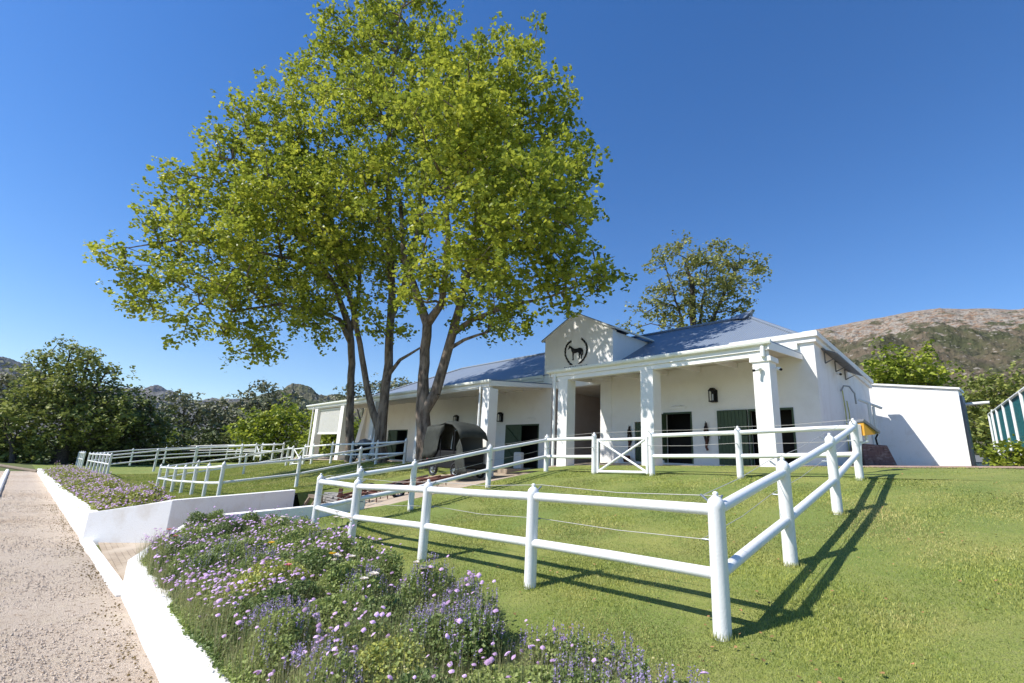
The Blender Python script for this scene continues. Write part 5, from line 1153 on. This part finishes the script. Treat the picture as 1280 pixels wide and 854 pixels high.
def bed_h_old(a, b):
    return .36 + .15*np.sin(a*1.9+1) * np.sin(b*2.3) + .12*np.sin(a*4.3+b*3) + .05*np.sin(a*11)
def bed_pts(n, a0=-2.5, a1=12.6, blo=-3.42):
    a = rng.uniform(a0, a1, n); b = rng.uniform(blo, -.5, n); k = in_bed(a, b) & (a < np.interp(b, *AN)+.0)
    a, b = a[k], b[k]; z = -.034*a + np.interp(b, *PB); p = F1[None]+a[:, None]*U2+b[:, None]*V2
    return a, b, np.concatenate([p, z[:, None]], 1)
# foliage: leaf clouds under a bumpy canopy
a, b, P_ = bed_pts(620000)
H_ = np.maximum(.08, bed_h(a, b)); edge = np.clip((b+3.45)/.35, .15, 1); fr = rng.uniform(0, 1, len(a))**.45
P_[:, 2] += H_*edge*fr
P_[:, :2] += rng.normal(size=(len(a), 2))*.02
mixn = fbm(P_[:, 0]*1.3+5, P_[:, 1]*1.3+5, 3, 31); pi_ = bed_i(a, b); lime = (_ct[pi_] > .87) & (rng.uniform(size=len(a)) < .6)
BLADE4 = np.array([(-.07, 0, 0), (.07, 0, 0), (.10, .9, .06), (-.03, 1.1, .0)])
tone = np.clip(.10+.5*fr + rng.normal(0, .15, len(a)) + .35*np.sin(_ct[pi_]*40), 0, 1)  # lower leaves toned darker, shade between the plants put into the colour
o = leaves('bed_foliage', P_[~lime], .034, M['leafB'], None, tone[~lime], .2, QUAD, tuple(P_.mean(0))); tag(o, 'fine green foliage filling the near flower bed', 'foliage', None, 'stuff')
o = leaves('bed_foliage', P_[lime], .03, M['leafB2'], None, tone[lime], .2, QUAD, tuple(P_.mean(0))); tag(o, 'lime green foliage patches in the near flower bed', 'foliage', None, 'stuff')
# upright stalks
a, b, Q_ = bed_pts(42000, -2.5, 12.5); H_ = np.maximum(.1, bed_h(a, b))+rng.uniform(-.05, .18, len(a))+np.where(a < 3.2, rng.uniform(.0, .16, len(a)), 0)
blades_var('flower_stalks', Q_, H_, np.full(len(a), .005), M['stem'], rng.uniform(0, 1, len(a)), .45, 'thin upright stalks of the near flower bed', 'stalks')
# lilac pincushion heads on stems
def flower_heads(P, nrm, size, npet=9):
    """domed disc heads: returns V,F"""
    n = len(P); ref = np.tile(np.array([[.3, .2, .93]]), (n, 1)); x = np.cross(nrm, ref); x /= np.linalg.norm(x, axis=1)[:, None]+1e-9; y = np.cross(nrm, x)
    vs = [P+nrm*size[:, None]*.38]
    for ring_r, hgt in ((.55, .3), (1.0, .0)):
        for k in range(npet):
            an = 2*math.pi*k/npet; rr = ring_r*(1 if k % 2 else .82)
            vs.append(P+(x*math.cos(an)+y*math.sin(an))*(size*rr)[:, None]+nrm*(size*hgt)[:, None])
    V = np.stack(vs, 1); kk = 1+2*npet; Fs = []
    for k in range(npet):
        k2 = (k+1) % npet; Fs.append([0, 1+k, 1+k2, 1+k2]); Fs.append([1+k, 1+npet+k, 1+npet+k2, 1+k2])
    tri = [[0, 1+k, 1+(k+1) % npet] for k in range(npet)]; quad = [[1+k, 1+npet+k, 1+npet+(k+1) % npet, 1+(k+1) % npet] for k in range(npet)]
    q3 = tri + [t for q in quad for t in ([q[0], q[1], q[2]], [q[0], q[2], q[3]])]
    Fq = (np.arange(n)[:, None, None]*kk+np.array(q3)[None]).reshape(-1, 3); return V.reshape(-1, 3), Fq, kk
def flowers(name, P, size, mt, label, cat, stem_from=None):
    n = len(P); nr = rng.normal(size=(n, 3))*.38; nr[:, 2] = 1; nr[:, 0] -= .15; nr[:, 1] -= .25; nr /= np.linalg.norm(nr, axis=1)[:, None]
    V, Fq, kk = flower_heads(P, nr, size*rng.uniform(.45, 1.2, n)); o = npmesh(name, V, Fq, mt, None, False, np.repeat(rng.uniform(0, 1, n), kk), tuple(P.mean(0))); tag(o, label, cat, None, 'stuff'); return o
a, b, Q_ = bed_pts(6500); dens = fbm(Q_[:, 0]*1.5+1, Q_[:, 1]*1.5+9, 4, 52); ty = _ct[bed_i(a, b)]; k = (rng.uniform(size=len(a)) < np.clip(.55+1.6*dens, .1, 1)*np.where(a < 4, .32, 1)*np.where((ty < .62) | (ty > .8), 1, .25)) & (a > -.8)
a, b, Q_ = a[k], b[k], Q_[k]; T_ = Q_.copy(); T_[:, 2] += np.maximum(.12, bed_h(a, b))+rng.uniform(.02, .16, len(a)); T_[:, :2] += rng.normal(size=(len(a), 2))*.05
flowers('lilac_flowers', T_, .028, M['lilac'], 'lilac pincushion flower heads over the near flower bed', 'flowers')
# stems under them
n = len(T_); e = np.tile(np.array([[.0022, 0, 0]]), (n, 1)); V = np.stack([Q_-e, Q_+e, T_+e*.7, T_-e*.7], 1).reshape(-1, 3)
tag(npmesh('flower_stems', V, np.arange(4*n).reshape(-1, 4), M['stem'], None, False, np.full(4*n, .6), tuple(Q_.mean(0))), 'green stems carrying the lilac heads', 'stems', None, 'stuff')
# lavender spikes (front part of the bed)
a, b, Q_ = bed_pts(7000, -1.5, 9.5); ty = _ct[bed_i(a, b)]; k = ((ty > .58) & (ty < .80) & ((a < 6) | (rng.uniform(size=len(a)) < .35))) | ((a < 3.4) & (ty < .4)); a, b, Q_ = a[k], b[k], Q_[k]
S_ = []; 
for i in range(11):
    q = Q_.copy(); q[:, 2] += np.maximum(.12, bed_h(a, b))+.0 + i*.011; q += rng.normal(size=q.shape)*.0045; S_.append(q)
S_ = np.concatenate(S_); tag(leaves('lavender_spikes', S_, .014, M['lav'], None, None, .2, QUAD, tuple(S_.mean(0))), 'violet lavender spikes in the near flower bed', 'flowers', None, 'stuff')
# seed heads
a, b, Q_ = bed_pts(2600, -1.5, 9); Q_[:, 2] += np.maximum(.12, bed_h(a, b))+rng.uniform(-.02, .16, len(a)); o = flowers('seed_heads', Q_, .009, M['stem'], 'round dry seed heads among the lilac flowers', 'seed heads')
# roses: each bush a thing with its blossoms
def rose(a, b, cols, label, n=4, h=.42, sp=.16):
    z = zN(a, b); o = empty('rose_bush', AB(a, b, z), label, 'rose bush', 'roses in the near flower bed')
    p0 = np.array(AB(a, b, z)); tips = []
    m = MB()
    for k in range(n):
        t = p0+np.array([rnd.uniform(-sp, sp), rnd.uniform(-sp, sp), h+.27+rnd.uniform(-.04, .12)]); tips.append(t); m.tube([p0+np.array([0, 0, -.02]), (p0+t)/2+np.array([rnd.uniform(-.03, .03), 0, .02]), t], .005, 5)
    m.build('stem', M['leafB'], o)
    P_ = np.concatenate([np.array([p0+(t-p0)*f + rng.normal(size=3)*.045 for f in np.linspace(.3, .95, 16)]) for t in tips]); leaves('foliage', P_, .055, M['leafB2'] if 'pink' in label else M['leafB'], o, None, .4)
    for k, t in enumerate(tips):
        m = MB(); c = cols[k % len(cols)]
        for ring, (cnt, rr, tl) in enumerate(((6, .05, .35), (5, .036, .75), (4, .02, 1.15))):
            for j in range(cnt):
                an = 2*math.pi*j/cnt+ring*.6; d = np.array([math.cos(an), math.sin(an), 0]); e = np.array([-d[1], d[0], 0])
                q = [t-e*.008, t+e*.008, t+d*rr*.8+e*rr*.6+np.array([0, 0, rr*tl*.7]), t+d*rr*1.05+np.array([0, 0, rr*tl]), t+d*rr*.8-e*rr*.6+np.array([0, 0, rr*tl*.7])]
                m.add(q, [(0, 1, 2, 3, 4)], True)
        m.build('blossom', M[c], o)
rose(8.9, -2.55, ['petal'], 'white rose near the wall corner, left of the lilac mass', 2, .40)
rose(7.6, -1.6, ['petal'], 'white rose in the middle of the lilac mass', 2, .52)
rose(6.6, -.95, ['petal'], 'tall white rose cluster at the lawn side of the bed', 4, .55, .2)
rose(9.2, -2.95, ['pink'], 'pale pink rose nearest the wall corner', 2, .36)
rose(4.6, -2.7, ['pink'], 'pink rosebud with lime leaves, low in the middle of the bed', 1, .38)
rose(4.2, -2.1, ['petal', 'petal', 'ypetal'], 'white rose cluster with a yellow bud among the lavender', 5, .40, .2)
rose(3.1, -2.2, ['petal'], 'white rose cluster at the bottom edge of the picture', 3, .36, .12)
rose(3.1, -1.5, ['petal', 'petal'], 'creamy white roses right of the lavender', 4, .36, .16)
rose(6.0, -2.3, ['ypetal'], 'single yellow flower in the lavender', 1, .45, .05)
# far bed
def far_bed(n):
    a = 17.3 + (52-17.3)*rng.uniform(0, 1, n)**1.2; t = rng.uniform(0, 1, n); w0 = np.interp(a, [17.3, 20, 40, 52], [2.0, 2.3, 2.8, 2.6]); b = np.array([bW(x) for x in a])+.2+w0*t
    return a, b, t
a, b, t = far_bed(60000); z = np.array([zB(x, y) for x, y in zip(a[::20], b[::20])]); z = np.interp(a, np.sort(a[::20]), z[np.argsort(a[::20])])
ta = np.linspace(17, 53, 60); tb = np.linspace(0, 1, 8); Zt = np.array([[zB(x, bW(x)+.2+3*s) for s in tb] for x in ta])
def zfast(a, b):
    s = np.clip((b-np.array([bW(x) for x in a])-.2)/3, 0, 1); i = np.interp(a, ta, np.arange(60)); j = s*7; i0 = np.floor(i).astype(int).clip(0, 58); j0 = np.floor(j).astype(int).clip(0, 6); fi = i-i0; fj = j-j0
    return (Zt[i0, j0]*(1-fi)+Zt[i0+1, j0]*fi)*(1-fj)+(Zt[i0, j0+1]*(1-fi)+Zt[i0+1, j0+1]*fi)*fj
hf = .42+.12*np.sin(a*2.2)+.08*np.sin(a*5+b*3); fr = rng.uniform(0, 1, len(a))**.5; pr = np.sin(math.pi*np.clip(t, .05, .95))**.35
nz = fbm(a*1.7+3, b*2.2+5, 4, 61); pr = pr*np.clip(.95+1.1*nz, .35, 1.5)*np.clip((a-17.1)/1.6+.25*rng.uniform(0, 1, len(a)), .1, 1); b = b+rng.normal(0, .09, len(a)); p = F1[None]+a[:, None]*U2+b[:, None]*V2; P_ = np.concatenate([p, (zfast(a, b)+hf*fr*pr)[:, None]], 1)
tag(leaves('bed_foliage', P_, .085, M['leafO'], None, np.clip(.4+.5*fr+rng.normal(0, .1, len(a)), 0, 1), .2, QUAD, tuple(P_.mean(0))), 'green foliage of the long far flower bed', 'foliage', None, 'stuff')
a, b, t = far_bed(5200); hf = .42+.12*np.sin(a*2.2)+.08*np.sin(a*5+b*3); pr = np.sin(math.pi*np.clip(t, .05, .95))**.35
nz = fbm(a*1.7+3, b*2.2+5, 4, 61); pr = pr*np.clip(.95+1.1*nz, .35, 1.5)*np.clip((a-17.1)/1.6, .1, 1)
p = F1[None]+a[:, None]*U2+b[:, None]*V2; P_ = np.concatenate([p, (zfast(a, b)+hf*pr+rng.uniform(-.02, .14, len(a)))[:, None]], 1)
flowers('lilac_flowers', P_, .036, M['lilac'], 'mass of lilac flowers in the long far flower bed', 'flowers')
print('objects', len(bpy.data.objects))
